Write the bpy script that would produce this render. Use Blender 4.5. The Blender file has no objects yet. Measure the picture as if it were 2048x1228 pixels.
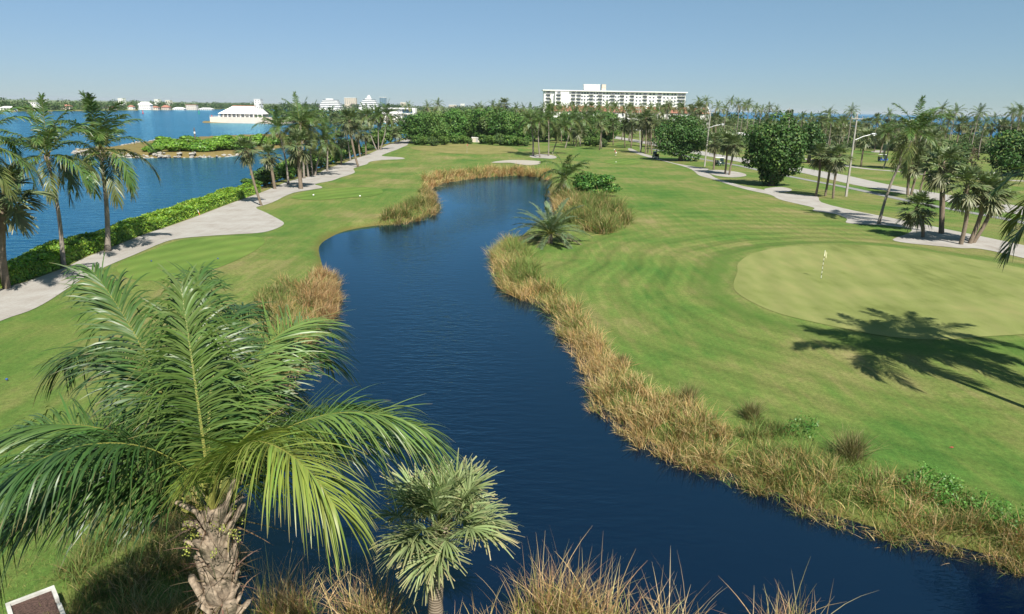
import bpy, math, random
import numpy as np
from mathutils import Vector, Matrix
from mathutils.geometry import delaunay_2d_cdt

R = math.radians
rng = np.random.default_rng(7)
random.seed(7)
SC = bpy.context.scene
COL = SC.collection

# ------------------------------------------------------------------ camera
CAM_H = 12.5
FPX = 1365.0                       # focal length in pixels of the 2048 px wide photograph
PITCH, ROLL = R(16.3), R(1.0)
cf = np.array([0, math.cos(PITCH), -math.sin(PITCH)])
cr0 = np.array([1.0, 0, 0]); cu0 = np.array([0, math.sin(PITCH), math.cos(PITCH)])
cr = cr0 * math.cos(ROLL) + cu0 * math.sin(ROLL)
cu = -cr0 * math.sin(ROLL) + cu0 * math.cos(ROLL)
cam_d = bpy.data.cameras.new('camera'); cam = bpy.data.objects.new('camera', cam_d); COL.objects.link(cam)
cam_d.sensor_width = 36; cam_d.lens = FPX / 2048 * 36
cam_d.clip_start = 0.2; cam_d.clip_end = 90000
m = Matrix.Identity(4)
for i in range(3):
    m[i][0], m[i][1], m[i][2] = cr[i], cu[i], -cf[i]
m[2][3] = CAM_H
cam.matrix_world = m
SC.camera = cam

# ------------------------------------------------------------------ sky, sun, exposure
SUN_EL, SUN_AZ = R(50), R(157)     # azimuth clockwise from +Y
w = bpy.data.worlds.new('World'); SC.world = w; w.use_nodes = True
nt = w.node_tree; bg = nt.nodes['Background']
sky = nt.nodes.new('ShaderNodeTexSky'); sky.sky_type = 'NISHITA'; sky.sun_disc = False
sky.sun_elevation = SUN_EL; sky.sun_rotation = SUN_AZ
sky.altitude = 0; sky.air_density = 1.0; sky.dust_density = 0.0; sky.ozone_density = 6.0
# the photograph's sky brightens much less towards the horizon than clear maritime air: compress each channel evenly all round
sep = nt.nodes.new('ShaderNodeSeparateColor'); cmb = nt.nodes.new('ShaderNodeCombineColor'); nt.links.new(sky.outputs[0], sep.inputs[0])
for i, (g_, k_) in enumerate(((.55, 1.41), (.52, 1.93), (.85, 1.20))):
    pw = nt.nodes.new('ShaderNodeMath'); pw.operation = 'POWER'; pw.inputs[1].default_value = g_; nt.links.new(sep.outputs[i], pw.inputs[0])
    ml = nt.nodes.new('ShaderNodeMath'); ml.operation = 'MULTIPLY'; ml.inputs[1].default_value = k_; nt.links.new(pw.outputs[0], ml.inputs[0]); nt.links.new(ml.outputs[0], cmb.inputs[i])
nt.links.new(cmb.outputs[0], bg.inputs[0]); bg.inputs[1].default_value = 0.059
sd = bpy.data.lights.new('sun', 'SUN'); sun = bpy.data.objects.new('sun', sd); COL.objects.link(sun)
sd.energy = 5.0; sd.angle = R(0.55); sd.color = (1.0, 0.95, 0.86)
tosun = Vector((math.sin(SUN_AZ) * math.cos(SUN_EL), math.cos(SUN_AZ) * math.cos(SUN_EL), math.sin(SUN_EL)))
sun.rotation_euler = tosun.to_track_quat('Z', 'Y').to_euler(); sun.location = (40, -80, 120)
vs = SC.view_settings
vs.view_transform = 'Standard'; vs.look = 'None'; vs.gamma = 1; vs.exposure = 0.75
try: vs.use_curve_mapping = False
except Exception: pass
SC.render.engine = 'CYCLES'
cy = SC.cycles
cy.use_denoising = True
cy.max_bounces = 6; cy.diffuse_bounces = 3; cy.glossy_bounces = 3; cy.transmission_bounces = 3; cy.transparent_max_bounces = 4
cy.volume_bounces = 0
cy.sample_clamp_indirect = 6
try: cy.caustics_reflective = False; cy.caustics_refractive = False
except Exception: pass

# ------------------------------------------------------------------ pixel -> place
def ray(px, py):
    return cf + cr * (px - 1024) / FPX + cu * (614 - py) / FPX
def G(px, py, z=0.0):
    d = ray(px, py); t = (z - CAM_H) / d[2]
    return (d[0] * t, d[1] * t)
def at_depth(px, py, Y):
    d = ray(px, py); t = Y / d[1]
    return np.array([d[0] * t, Y, CAM_H + d[2] * t])
def Gs(pts, z=0.0):
    return [G(x, y, z) for x, y in pts]

def smooth_poly(pts, n=4, closed=True):
    """Catmull-Rom through the points."""
    P = [np.array(p, float) for p in pts]; N = len(P); out = []
    rngi = range(N if closed else N - 1)
    for i in rngi:
        if closed: a, b, c, d = P[i - 1], P[i], P[(i + 1) % N], P[(i + 2) % N]
        else: a, b, c, d = P[max(i - 1, 0)], P[i], P[i + 1], P[min(i + 2, N - 1)]
        for k in range(n):
            t = k / n
            out.append(0.5 * ((2 * b) + (-a + c) * t + (2 * a - 5 * b + 4 * c - d) * t * t + (-a + 3 * b - 3 * c + d) * t ** 3))
    if not closed: out.append(P[-1])
    return np.array(out)

def sdf(X, Y, poly):
    """signed distance, positive outside."""
    X = np.asarray(X, float).ravel(); Y = np.asarray(Y, float).ravel()
    P = np.asarray(poly, float); Q = np.roll(P, -1, 0)
    if X.size < 400:
        ex, ey = (Q - P).T; L2 = np.maximum(ex * ex + ey * ey, 1e-12); x = X[:, None]; y = Y[:, None]; ax, ay = P.T; by = Q[:, 1]
        t = np.clip(((x - ax) * ex + (y - ay) * ey) / L2, 0, 1)
        best = ((x - ax - t * ex) ** 2 + (y - ay - t * ey) ** 2).min(1)
        c = ((ay > y) != (by > y)) & (x < ex * (y - ay) / np.where(np.abs(ey) < 1e-12, 1e-12, ey) + ax)
        return np.where(c.sum(1) % 2 == 1, -1, 1) * np.sqrt(best)
    best = np.full(X.shape, 1e18); inside = np.zeros(X.shape, bool)
    for (ax, ay), (bx, by) in zip(P, Q):
        ex, ey = bx - ax, by - ay; L2 = ex * ex + ey * ey
        if L2 < 1e-12: continue
        t = np.clip(((X - ax) * ex + (Y - ay) * ey) / L2, 0, 1)
        dx = X - ax - t * ex; dy = Y - ay - t * ey
        best = np.minimum(best, dx * dx + dy * dy)
        c = (ay > Y) != (by > Y)
        if abs(ey) > 1e-12:
            inside ^= c & (X < ex * (Y - ay) / ey + ax)
    return np.where(inside, -1, 1) * np.sqrt(best)

# ------------------------------------------------------------------ outlines traced from the photograph
POND_Z, SEA_Z = -0.5, -1.0
pond_right = [(1095, 357), (1090, 378), (1112, 400), (1112, 422), (1070, 445), (1036, 470), (1004, 480), (986, 512), (985, 541), (993, 562), (1040, 592),
              (1100, 622), (1122, 658), (1133, 690), (1171, 740), (1182, 799), (1209, 829), (1280, 883), (1339, 916), (1410, 938), (1492, 970),
              (1562, 1002), (1644, 1035), (1726, 1062), (1807, 1084), (1889, 1100), (1949, 1117), (2048, 1138), (2300, 1200)]
pond_near = [(2350, 1290), (1900, 1275), (1500, 1262), (1200, 1258), (900, 1262), (700, 1262), (520, 1258)]
pond_left = [(462, 1180), (462, 1105), (485, 1020), (520, 920), (560, 820), (600, 732), (640, 662), (672, 612), (666, 560), (655, 520), (650, 492), (670, 475), (700, 462),
             (750, 453), (800, 449), (850, 436), (874, 420), (872, 396), (858, 378), (880, 368), (920, 361), (960, 356), (1030, 352)]
POND = smooth_poly(Gs(pond_right + pond_near + pond_left, POND_Z), 3)

path_l_left = [(-260, 700), (-120, 632), (0, 579), (44, 566), (126, 536), (171, 515), (208, 501), (294, 468), (342, 452), (410, 427), (478, 401), (532, 381), (565, 368),
               (598, 358), (627, 350), (653, 338), (686, 327), (708, 318), (730, 311), (752, 302), (774, 291), (807, 280), (822, 274)]
path_l_right = [(-260, 800), (-120, 705), (0, 645), (58, 624), (96, 604), (137, 576), (171, 554), (219, 534), (273, 513), (328, 490), (359, 482), (410, 477), (478, 470),
                (526, 465), (554, 456), (568, 446), (558, 437), (533, 424), (512, 415), (527, 410), (554, 402), (587, 388), (620, 383), (643, 378), (642, 373), (630, 369),
                (664, 362), (682, 355), (704, 348), (710, 344), (707, 338), (717, 334), (734, 328), (740, 323), (763, 320), (806, 318.5), (803, 315.5), (764, 312.5),
                (776, 306), (797, 300), (814, 291), (819, 282), (828, 275)]
PATH_L = smooth_poly(Gs(path_l_left + path_l_right[::-1]), 3)

path_r_up = [(1262, 297), (1284, 306), (1306, 313), (1339, 324), (1376, 331), (1416, 338), (1412, 342), (1423, 350), (1438, 359), (1482, 372), (1526, 380), (1548, 386),
             (1592, 389), (1634, 394), (1643, 405), (1707, 420), (1767, 432), (1828, 445), (1896, 460), (2048, 491), (2300, 545)]
path_r_dn = [(1256, 299), (1277, 309), (1313, 319), (1350, 328), (1383, 339), (1398, 350), (1416, 356), (1460, 371), (1504, 382), (1541, 390), (1559, 399),
             (1592, 407), (1628, 415), (1627, 421), (1673, 428), (1694, 438), (1692, 445), (1721, 449), (1761, 451), (1820, 459), (1815, 468), (1785, 479),
             (1815, 486), (1869, 491), (1922, 496), (1963, 498), (2048, 516), (2300, 580)]
PATH_R = smooth_poly(Gs(path_r_up + path_r_dn[::-1]), 3)
road_c = [(1180, 266), (1240, 276.5), (1300, 286.5), (1403, 306.5), (1476, 318.5), (1612, 342), (1696, 359.5), (1829, 385), (2048, 422.5), (2400, 490)]
walk_c = [(1300, 297), (1398, 317), (1473, 331), (1600, 357.5), (1681, 372), (1793, 396), (1896, 417), (2048, 448), (2400, 522)]
cart2_c = [(1560, 312), (1606, 318), (1646, 323), (1689, 331), (1740, 338), (1799, 343), (1858, 350), (1914, 354), (2048, 362), (2300, 375)]
GREEN = smooth_poly(Gs([(1466, 574), (1474, 550), (1476, 531), (1502, 513), (1548, 501), (1613, 496.5), (1687, 494.5), (1765, 497), (1842, 506), (1935, 520), (2048, 541),
                        (2180, 575), (2240, 620), (2170, 660), (2048, 677), (1981, 682), (1904, 689), (1830, 688), (1749, 678), (1657, 658), (1595, 643), (1548, 629), (1502, 608), (1474, 590)]), 3)
GREEN_F = smooth_poly(Gs([(821, 298), (869, 293), (937, 291), (1008, 297), (1036, 303), (1024, 309), (970, 311.5), (907, 311.5), (869, 307), (836, 304)]), 4)
TEE_A = smooth_poly(Gs([(236, 536), (300, 508), (362, 487), (440, 480), (505, 478), (530, 486), (512, 506), (462, 533), (400, 556), (320, 570), (255, 562)]), 4)
TEE_B = smooth_poly(Gs([(583, 399), (612, 387), (660, 380), (720, 377), (758, 380), (765, 388), (745, 395), (690, 400), (630, 404)]), 4)
TEE_C = smooth_poly(Gs([(1208, 323), (1225, 319.5), (1265, 320), (1280, 324), (1268, 328), (1225, 328)]), 4)
BUNKER = smooth_poly(Gs([(983, 326), (1008, 321.5), (1034, 320), (1080, 323), (1078, 329), (1059, 331.5), (1039, 330), (1020, 327), (1001, 327)]), 4)
SANDS = [smooth_poly(Gs(p), 4) for p in (
    [(1060, 312.5), (1085, 309), (1108, 311), (1112, 316), (1088, 318.5), (1068, 316)],
    [(1414, 341), (1450, 341), (1484, 346), (1492, 352), (1466, 354.5), (1440, 352), (1420, 347)],
    [(1528, 379), (1560, 374), (1582, 378), (1578, 384), (1550, 386)],
    [(1742, 303), (1756, 300.5), (1772, 302), (1768, 305), (1750, 305)])]
ISLAND = smooth_poly(Gs([(143, 305), (180, 313), (260, 316), (360, 316), (430, 315), (468, 312), (520, 303), (560, 296), (605, 289), (620, 280), (560, 272), (470, 274), (390, 278),
                         (300, 286), (235, 296), (180, 301)], SEA_Z), 3)

pl = np.array(Gs(path_l_left)); 
shore = [(-41.5, -500), (-41.5, 20)] + [(x - 4.2, y) for x, y in pl if y > 35] + [(-44, 300), (-42, 420), (-60, 540), (-85, 556), (-140, 560), (-158, 520), (-164, 480.5), (-215, 480.5), (-220, 505), (-205, 560),
         (-200, 800), (-240, 1500), (-320, 1780), (-660, 1780), (-575, 1250), (-545, 760), (-575, 300), (-640, -500)]
LAGOON = np.array(shore)
OCEAN = np.array([(170, -500), (230, 0), (385, 1000), (690, 3000), (4000, 22000), (60000, 22000), (60000, -500)])

def dwater(X, Y):
    a = sdf(X, Y, LAGOON); b = -sdf(X, Y, ISLAND); c = sdf(X, Y, OCEAN)
    return np.minimum(np.maximum(a, b), c)
def sstep(a, b, x):
    t = np.clip((x - a) / (b - a), 0, 1); return t * t * (3 - 2 * t)
def H(X, Y):
    """height of the ground."""
    X = np.atleast_1d(np.asarray(X, float)); Y = np.atleast_1d(np.asarray(Y, float)); sh = X.shape
    X = X.ravel(); Y = Y.ravel()
    h = 0.07 * np.sin(X * 0.11 + 1.0) * np.sin(Y * 0.09 + .4) + 0.05 * np.sin(X * 0.31 + Y * 0.17) + 0.04 * np.sin(Y * .23 - X * .12 + 2)
    fade = 1 / (1 + (np.hypot(X, Y) / 260) ** 2)
    h = h * fade
    h += 0.22 * (1 - sstep(-1.5, 6, sdf(X, Y, GREEN))) + 0.55 * (1 - sstep(-4, 12, sdf(X, Y, GREEN_F)))
    h += 0.22 * (1 - sstep(-0.3, 3.0, sdf(X, Y, TEE_A))) + 0.22 * (1 - sstep(-0.3, 4.0, sdf(X, Y, TEE_B)))
    b = sdf(X, Y, BUNKER); h += 0.30 * np.exp(-((b - 5) / 3.0) ** 2)
    dp = sdf(X, Y, POND); e = dwater(X, Y)
    s = sstep(-1.6, 2.0, dp); h = -1.3 + (1.3 + h) * s
    s = sstep(-1.6, 2.0, e); h = -2.4 + (2.4 + h) * s
    return h.reshape(sh)
def hh(x, y): return float(H([x], [y])[0])
def ground(px, py):
    z = 0.0
    for _ in range(4):
        x, y = G(px, py, z); z = hh(x, y)
    return np.array([x, y, z])

# ------------------------------------------------------------------ mesh helpers
def link(o, parent=None):
    COL.objects.link(o)
    if parent is not None: o.parent = parent
    return o
def make_mesh(name, V, F, mat=None, col=None, smooth=False, attrs=None):
    V = np.asarray(V, np.float32).reshape(-1, 3); F = np.asarray(F, np.int32)
    me = bpy.data.meshes.new(name); k = F.shape[1]
    me.vertices.add(len(V)); me.vertices.foreach_set('co', V.ravel())
    me.loops.add(F.size); me.loops.foreach_set('vertex_index', F.ravel())
    me.polygons.add(len(F)); me.polygons.foreach_set('loop_start', np.arange(0, F.size, k, dtype=np.int32))
    try: me.polygons.foreach_set('loop_total', np.full(len(F), k, np.int32))
    except Exception: pass
    if smooth: me.polygons.foreach_set('use_smooth', np.ones(len(F), bool))
    me.update(calc_edges=True)
    if col is not None:
        a = me.color_attributes.new('Col', 'FLOAT_COLOR', 'POINT')
        c = np.ones((len(V), 4), np.float32); c[:, :3] = col; a.data.foreach_set('color', c.ravel())
    for k_, v_ in (attrs or {}).items():
        a = me.attributes.new(k_, 'FLOAT', 'POINT'); a.data.foreach_set('value', np.asarray(v_, np.float32))
    if mat: me.materials.append(mat)
    return me
def obj(name, me, parent=None, loc=None, rot=None, scale=None):
    o = bpy.data.objects.new(name, me); link(o, parent)
    if loc is not None: o.location = loc
    if rot is not None: o.rotation_euler = rot
    if scale is not None: o.scale = scale
    return o
def tag(o, label, cat, group=None):
    o['label'] = label; o['category'] = cat
    if group: o['group'] = group
    return o
def thing(name, loc, label, cat, group=None, rz=0.0):
    o = bpy.data.objects.new(name, None); link(o); o.location = loc; o.rotation_euler = (0, 0, rz); o.empty_display_size = .2
    return tag(o, label, cat, group)
def struct(o): o['kind'] = 'structure'; return o
def stuff(o, label, cat):
    o['kind'] = 'stuff'; o['label'] = label; o['category'] = cat; return o

class MB:
    def __init__(s): s.v = []; s.f = []; s.n = 0
    def add(s, V, F):
        V = [tuple(p) for p in V]
        s.v += V; s.f += [tuple(i + s.n for i in f) for f in F]; s.n += len(V); return s
    def box(s, x0, x1, y0, y1, z0, z1, M=None):
        V = [(x, y, z) for z in (z0, z1) for x, y in ((x0, y0), (x1, y0), (x1, y1), (x0, y1))]
        if M is not None: V = [tuple(M @ Vector(p)) for p in V]
        return s.add(V, [(3, 2, 1, 0), (4, 5, 6, 7), (0, 1, 5, 4), (1, 2, 6, 5), (2, 3, 7, 6), (3, 0, 4, 7)])
    def prism(s, prof, y0, y1):
        """profile in XZ extruded along y."""
        n = len(prof); V = [(x, y0, z) for x, z in prof] + [(x, y1, z) for x, z in prof]
        F = [(i, (i + 1) % n, n + (i + 1) % n, n + i) for i in range(n)] + [tuple(range(n))[::-1], tuple(range(n, 2 * n))]
        return s.add(V, F)
    def tube(s, pts, rad, n=8, cap=True):
        pts = [np.array(p, float) for p in pts]; rad = list(np.atleast_1d(rad)) if np.ndim(rad) else [rad] * len(pts)
        V = []; ref = None
        for i, p in enumerate(pts):
            t = pts[min(i + 1, len(pts) - 1)] - pts[max(i - 1, 0)]; t = t / (np.linalg.norm(t) + 1e-9)
            a = np.array([1., 0, 0]) if abs(t[0]) < .8 else np.array([0, 1., 0])
            u = np.cross(t, a); u /= np.linalg.norm(u); v = np.cross(t, u)
            for k in range(n):
                g = 2 * math.pi * k / n; V.append(p + rad[i] * (u * math.cos(g) + v * math.sin(g)))
        F = [(i * n + k, i * n + (k + 1) % n, (i + 1) * n + (k + 1) % n, (i + 1) * n + k) for i in range(len(pts) - 1) for k in range(n)]
        if cap: F += [tuple(range(n))[::-1], tuple(range((len(pts) - 1) * n, len(pts) * n))]
        return s.add(V, F)
    def mesh(s, name, mat, smooth=False):
        me = bpy.data.meshes.new(name); me.from_pydata(s.v, [], s.f); me.update()
        if mat: me.materials.append(mat)
        if smooth:
            for p in me.polygons: p.use_smooth = True
        return me
    def build(s, name, mat, parent=None, loc=None, rot=None, smooth=False):
        return obj(name, s.mesh(name, mat, smooth), parent, loc, rot)

def strips(P, S, W):
    """P (b,s,3) centre lines, S (b,s,3) or (b,1,3) side vectors, W (b,s) half widths."""
    b, s, _ = P.shape
    off = np.broadcast_to(S, P.shape) * W[..., None]
    V = np.stack([P - off, P + off], 2).reshape(-1, 3)
    i = np.arange(b)[:, None] * (s * 2) + np.arange(s - 1)[None, :] * 2
    F = np.stack([i, i + 1, i + 3, i + 2], -1).reshape(-1, 4)
    return V, F
def norm(a): return a / (np.linalg.norm(a, axis=-1, keepdims=True) + 1e-9)
def cat(parts):
    Vs, Fs, Cs, n = [], [], [], 0
    for V, F, C in parts:
        Vs.append(V); Fs.append(F + n); Cs.append(np.broadcast_to(C, V.shape) if np.ndim(C) < 2 or len(C) == 1 else C); n += len(V)
    return np.concatenate(Vs), np.concatenate(Fs), np.concatenate(Cs)

# ------------------------------------------------------------------ materials
def nmat(name):
    mt = bpy.data.materials.new(name); mt.use_nodes = True
    return mt, mt.node_tree.nodes, mt.node_tree.links, mt.node_tree.nodes['Principled BSDF']
def noise(N, L, vec, scale, detail=4, rough=.55, dist=0.0):
    n = N.new('ShaderNodeTexNoise'); n.inputs['Scale'].default_value = scale; n.inputs['Detail'].default_value = detail
    n.inputs['Roughness'].default_value = rough; n.inputs['Distortion'].default_value = dist
    if vec is not None: L.new(vec, n.inputs['Vector'])
    return n.outputs['Fac']
def ramp(N, L, fac, stops):
    r = N.new('ShaderNodeValToRGB'); el = r.color_ramp.elements
    while len(el) > 1: el.remove(el[-1])
    el[0].position = stops[0][0]; el[0].color = (*stops[0][1], 1)
    for p, c in stops[1:]:
        e = el.new(p); e.color = (*c, 1)
    L.new(fac, r.inputs[0]); return r.outputs[0]
def mathn(N, L, op, a, b=None, c=None, clamp=False):
    n = N.new('ShaderNodeMath'); n.operation = op; n.use_clamp = clamp
    for i, x in enumerate((a, b, c)):
        if x is None: continue
        if isinstance(x, (int, float)): n.inputs[i].default_value = x
        else: L.new(x, n.inputs[i])
    return n.outputs[0]
def mixc(N, L, fac, a, b, mode='MIX'):
    n = N.new('ShaderNodeMix'); n.data_type = 'RGBA'; n.blend_type = mode
    for s, x in ((n.inputs['Factor'], fac), (n.inputs['A'], a), (n.inputs['B'], b)):
        if isinstance(x, (int, float)): s.default_value = x
        elif isinstance(x, tuple): s.default_value = (*x, 1)
        else: L.new(x, s)
    return [o for o in n.outputs if o.type == 'RGBA'][0]
def mixin(n, name, typ='RGBA'):
    return [i for i in n.inputs if i.name == name and i.type == typ][0]
def mixc(N, L, fac, a, b, mode='MIX'):
    n = N.new('ShaderNodeMix'); n.data_type = 'RGBA'; n.blend_type = mode
    for s, x in ((mixin(n, 'Factor', 'VALUE'), fac), (mixin(n, 'A'), a), (mixin(n, 'B'), b)):
        if isinstance(x, (int, float)): s.default_value = x
        elif isinstance(x, tuple): s.default_value = (*x, 1)
        else: L.new(x, s)
    return [o for o in n.outputs if o.type == 'RGBA'][0]
def gray(N, L, v):
    c = N.new('ShaderNodeCombineColor')
    for i in range(3): L.new(v, c.inputs[i])
    return c.outputs[0]
def attr(N, name):
    a = N.new('ShaderNodeAttribute'); a.attribute_name = name; return a
def bump(N, L, bs, h, strength, dist):
    b = N.new('ShaderNodeBump'); b.inputs['Strength'].default_value = strength; b.inputs['Distance'].default_value = dist
    L.new(h, b.inputs['Height']); L.new(b.outputs[0], bs.inputs['Normal']); return b
def pos(N): return N.new('ShaderNodeNewGeometry').outputs['Position']
def stretch(N, L, vec, sx, sy, sz=1, rz=0):
    mp = N.new('ShaderNodeMapping'); mp.inputs['Scale'].default_value = (sx, sy, sz); mp.inputs['Rotation'].default_value = (0, 0, rz)
    L.new(vec, mp.inputs['Vector']); return mp.outputs[0]

def plain(name, c, rough=.7, var=.12, scale=3.0, metal=0.0, spec=.3, bmp=0.0):
    mt, N, L, B = nmat(name); p = pos(N)
    n = noise(N, L, p, scale, 5)
    lo = tuple(max(0, x * (1 - var)) for x in c); hi = tuple(min(1, x * (1 + var)) for x in c)
    L.new(ramp(N, L, n, [(.3, lo), (.7, hi)]), B.inputs['Base Color'])
    B.inputs['Roughness'].default_value = rough; B.inputs['Metallic'].default_value = metal
    B.inputs['Specular IOR Level'].default_value = spec
    if bmp: bump(N, L, B, noise(N, L, p, scale * 6, 4), .5, bmp)
    return mt

def leaf_mat(name, rough=.45, spec=.4, transl=.25, tint=(.84, .84, .84), tcol=(1.25, 1.35, .55)):
    """colour comes per leaf from the Col attribute with a per object shift; light also passes through."""
    mt, N, L, B = nmat(name)
    a = attr(N, 'Col'); oi = N.new('ShaderNodeObjectInfo')
    v = mathn(N, L, 'MULTIPLY_ADD', oi.outputs['Random'], .35, .82)
    c = mixc(N, L, 1.0, a.outputs['Color'], gray(N, L, v), 'MULTIPLY')
    c = mixc(N, L, 1.0, c, tint, 'MULTIPLY')
    L.new(c, B.inputs['Base Color']); B.inputs['Roughness'].default_value = rough; B.inputs['Specular IOR Level'].default_value = spec
    tr = N.new('ShaderNodeBsdfTranslucent'); L.new(mixc(N, L, 1.0, c, tcol, 'MULTIPLY'), tr.inputs[0])
    ms = N.new('ShaderNodeMixShader'); ms.inputs[0].default_value = transl
    L.new(B.outputs[0], ms.inputs[1]); L.new(tr.outputs[0], ms.inputs[2]); L.new(ms.outputs[0], N['Material Output'].inputs[0])
    return mt

def lawn_mat():
    mt, N, L, B = nmat('lawn_grass'); p = pos(N)
    big = noise(N, L, p, .07, 4, .6); mid = noise(N, L, p, .45, 6, .65, .4)
    fine = noise(N, L, p, 5, 6, .8); grain = noise(N, L, p, 26, 4, .85)
    st = noise(N, L, stretch(N, L, p, 1.6, .14, 1, R(14)), 1.0, 5, .6)
    f = mathn(N, L, 'MULTIPLY_ADD', big, .85, mathn(N, L, 'MULTIPLY_ADD', mid, .26, mathn(N, L, 'MULTIPLY', st, .34)))
    c = ramp(N, L, f, [(.55, (.060, .132, .024)), (.65, (.092, .152, .031)), (.73, (.124, .163, .040)), (.81, (.165, .174, .056)), (.90, (.215, .190, .080))])
    # mowing bands that run round the near green, and along the path on the lagoon side
    dg = attr(N, 'd_green').outputs['Fac']; dp = attr(N, 'd_path').outputs['Fac']
    wob = mathn(N, L, 'MULTIPLY_ADD', noise(N, L, p, .05, 2), 5.0, -2.5)
    s1 = mathn(N, L, 'SINE', mathn(N, L, 'MULTIPLY', mathn(N, L, 'ADD', dg, wob), 2.1))
    s2 = mathn(N, L, 'SINE', mathn(N, L, 'MULTIPLY', mathn(N, L, 'ADD', dp, wob), 1.7))
    sp = N.new('ShaderNodeSeparateXYZ'); L.new(p, sp.inputs[0])
    s1 = mathn(N, L, 'MULTIPLY_ADD', mathn(N, L, 'SINE', mathn(N, L, 'MULTIPLY', mathn(N, L, 'ADD', dg, wob), 6.1)), .7, s1)
    s2 = mathn(N, L, 'MULTIPLY_ADD', mathn(N, L, 'SINE', mathn(N, L, 'MULTIPLY', mathn(N, L, 'ADD', dp, wob), 5.3)), .45, s2)
    side = mathn(N, L, 'MULTIPLY_ADD', sp.outputs[0], .2, 1.2, clamp=True)          # 0 lagoon side .. 1 road side
    s = mathn(N, L, 'ADD', mathn(N, L, 'MULTIPLY', s1, side), mathn(N, L, 'MULTIPLY', s2, mathn(N, L, 'SUBTRACT', 1.0, side)))
    near = mathn(N, L, 'SUBTRACT', 1.0, mathn(N, L, 'MULTIPLY', mathn(N, L, 'ABSOLUTE', dg), .018), clamp=True)
    near = mathn(N, L, 'MAXIMUM', near, .35)
    amp = mathn(N, L, 'MULTIPLY', near, mathn(N, L, 'MULTIPLY_ADD', noise(N, L, p, .05, 2), .42, -.09))
    s = mathn(N, L, 'MULTIPLY_ADD', s, amp, 1.0)
    g = mathn(N, L, 'MULTIPLY_ADD', fine, 1.7, .13); g2 = mathn(N, L, 'MULTIPLY_ADD', grain, 1.7, .15)
    tot = mathn(N, L, 'MULTIPLY', mathn(N, L, 'MULTIPLY', s, g), g2)
    c = mixc(N, L, 1.0, c, gray(N, L, tot), 'MULTIPLY')
    # darker, lusher collar round the putting green
    col = mathn(N, L, 'SUBTRACT', 1.0, mathn(N, L, 'ABSOLUTE', mathn(N, L, 'MULTIPLY_ADD', dg, .55, -.8)), clamp=True)
    c = mixc(N, L, mathn(N, L, 'MULTIPLY', col, .6), c, (0.0570, 0.1260, 0.0203))
    # bare yellowish edge where the turf meets the pond
    dw = attr(N, 'd_pond').outputs['Fac']
    ed = mathn(N, L, 'MULTIPLY', mathn(N, L, 'SUBTRACT', 1.0, mathn(N, L, 'MULTIPLY', mathn(N, L, 'ADD', dw, mathn(N, L, 'MULTIPLY_ADD', mid, 1.6, -1.0)), .9), clamp=True), .85)
    c = mixc(N, L, ed, c, (0.1292, 0.0936, 0.0319))
    # scrubby sand on the island and along the shores
    ds = attr(N, 'd_shore').outputs['Fac']
    es = mathn(N, L, 'MULTIPLY', mathn(N, L, 'SUBTRACT', 1.0, mathn(N, L, 'MULTIPLY', mathn(N, L, 'ADD', ds, mathn(N, L, 'MULTIPLY_ADD', mid, 4, -3.0)), .22), clamp=True), .9)
    c = mixc(N, L, es, c, (0.2128, 0.1584, 0.0754))
    di = attr(N, 'd_island').outputs['Fac']
    c = mixc(N, L, mathn(N, L, 'MULTIPLY', mathn(N, L, 'LESS_THAN', di, .5), .92), c, ramp(N, L, mid, [(.35, (0.1292, 0.1080, 0.0348)), (.55, (0.2052, 0.1512, 0.0580)), (.7, (0.1520, 0.1512, 0.0406))]))
    L.new(c, B.inputs['Base Color']); B.inputs['Roughness'].default_value = .85; B.inputs['Specular IOR Level'].default_value = .12
    bump(N, L, B, mathn(N, L, 'ADD', fine, grain), .6, .06)
    return mt
def turf(name, stops, stripe=.06, width=2.2, rz=.3):
    mt, N, L, B = nmat(name); p = pos(N)
    big = noise(N, L, p, .13, 4, .6, .3); fine = noise(N, L, p, 14, 4, .75)
    md = noise(N, L, stretch(N, L, p, 1.2, .3, 1, rz), 1.1, 4)
    f = mathn(N, L, 'MULTIPLY_ADD', big, .7, mathn(N, L, 'MULTIPLY', md, .35))
    c = ramp(N, L, f, stops)
    sx = N.new('ShaderNodeSeparateXYZ'); L.new(stretch(N, L, p, 1, 1, 1, rz), sx.inputs[0])
    s = mathn(N, L, 'MULTIPLY_ADD', mathn(N, L, 'SINE', mathn(N, L, 'MULTIPLY', sx.outputs[0], 2 * math.pi / width)), stripe, 1.0)
    s = mathn(N, L, 'MULTIPLY', s, mathn(N, L, 'MULTIPLY_ADD', fine, .4, .8))
    c = mixc(N, L, 1.0, c, gray(N, L, s), 'MULTIPLY')
    L.new(c, B.inputs['Base Color']); B.inputs['Roughness'].default_value = .85; B.inputs['Specular IOR Level'].default_value = .12
    bump(N, L, B, fine, .2, .02)
    return mt
def sand_mat(name, stops, bmp=.02, sc=1.0):
    mt, N, L, B = nmat(name); p = pos(N)
    a = noise(N, L, p, .35 * sc, 6, .65, .5); b = noise(N, L, p, 6 * sc, 5, .7); st = noise(N, L, stretch(N, L, p, 1.5, .12), 1.2, 5, .7)
    f = mathn(N, L, 'ADD', mathn(N, L, 'MULTIPLY', a, .5), mathn(N, L, 'ADD', mathn(N, L, 'MULTIPLY', b, .25), mathn(N, L, 'MULTIPLY', st, .25)))
    L.new(ramp(N, L, f, stops), B.inputs['Base Color']); B.inputs['Roughness'].default_value = .9; B.inputs['Specular IOR Level'].default_value = .15
    bump(N, L, B, b, .4, bmp)
    return mt
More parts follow.
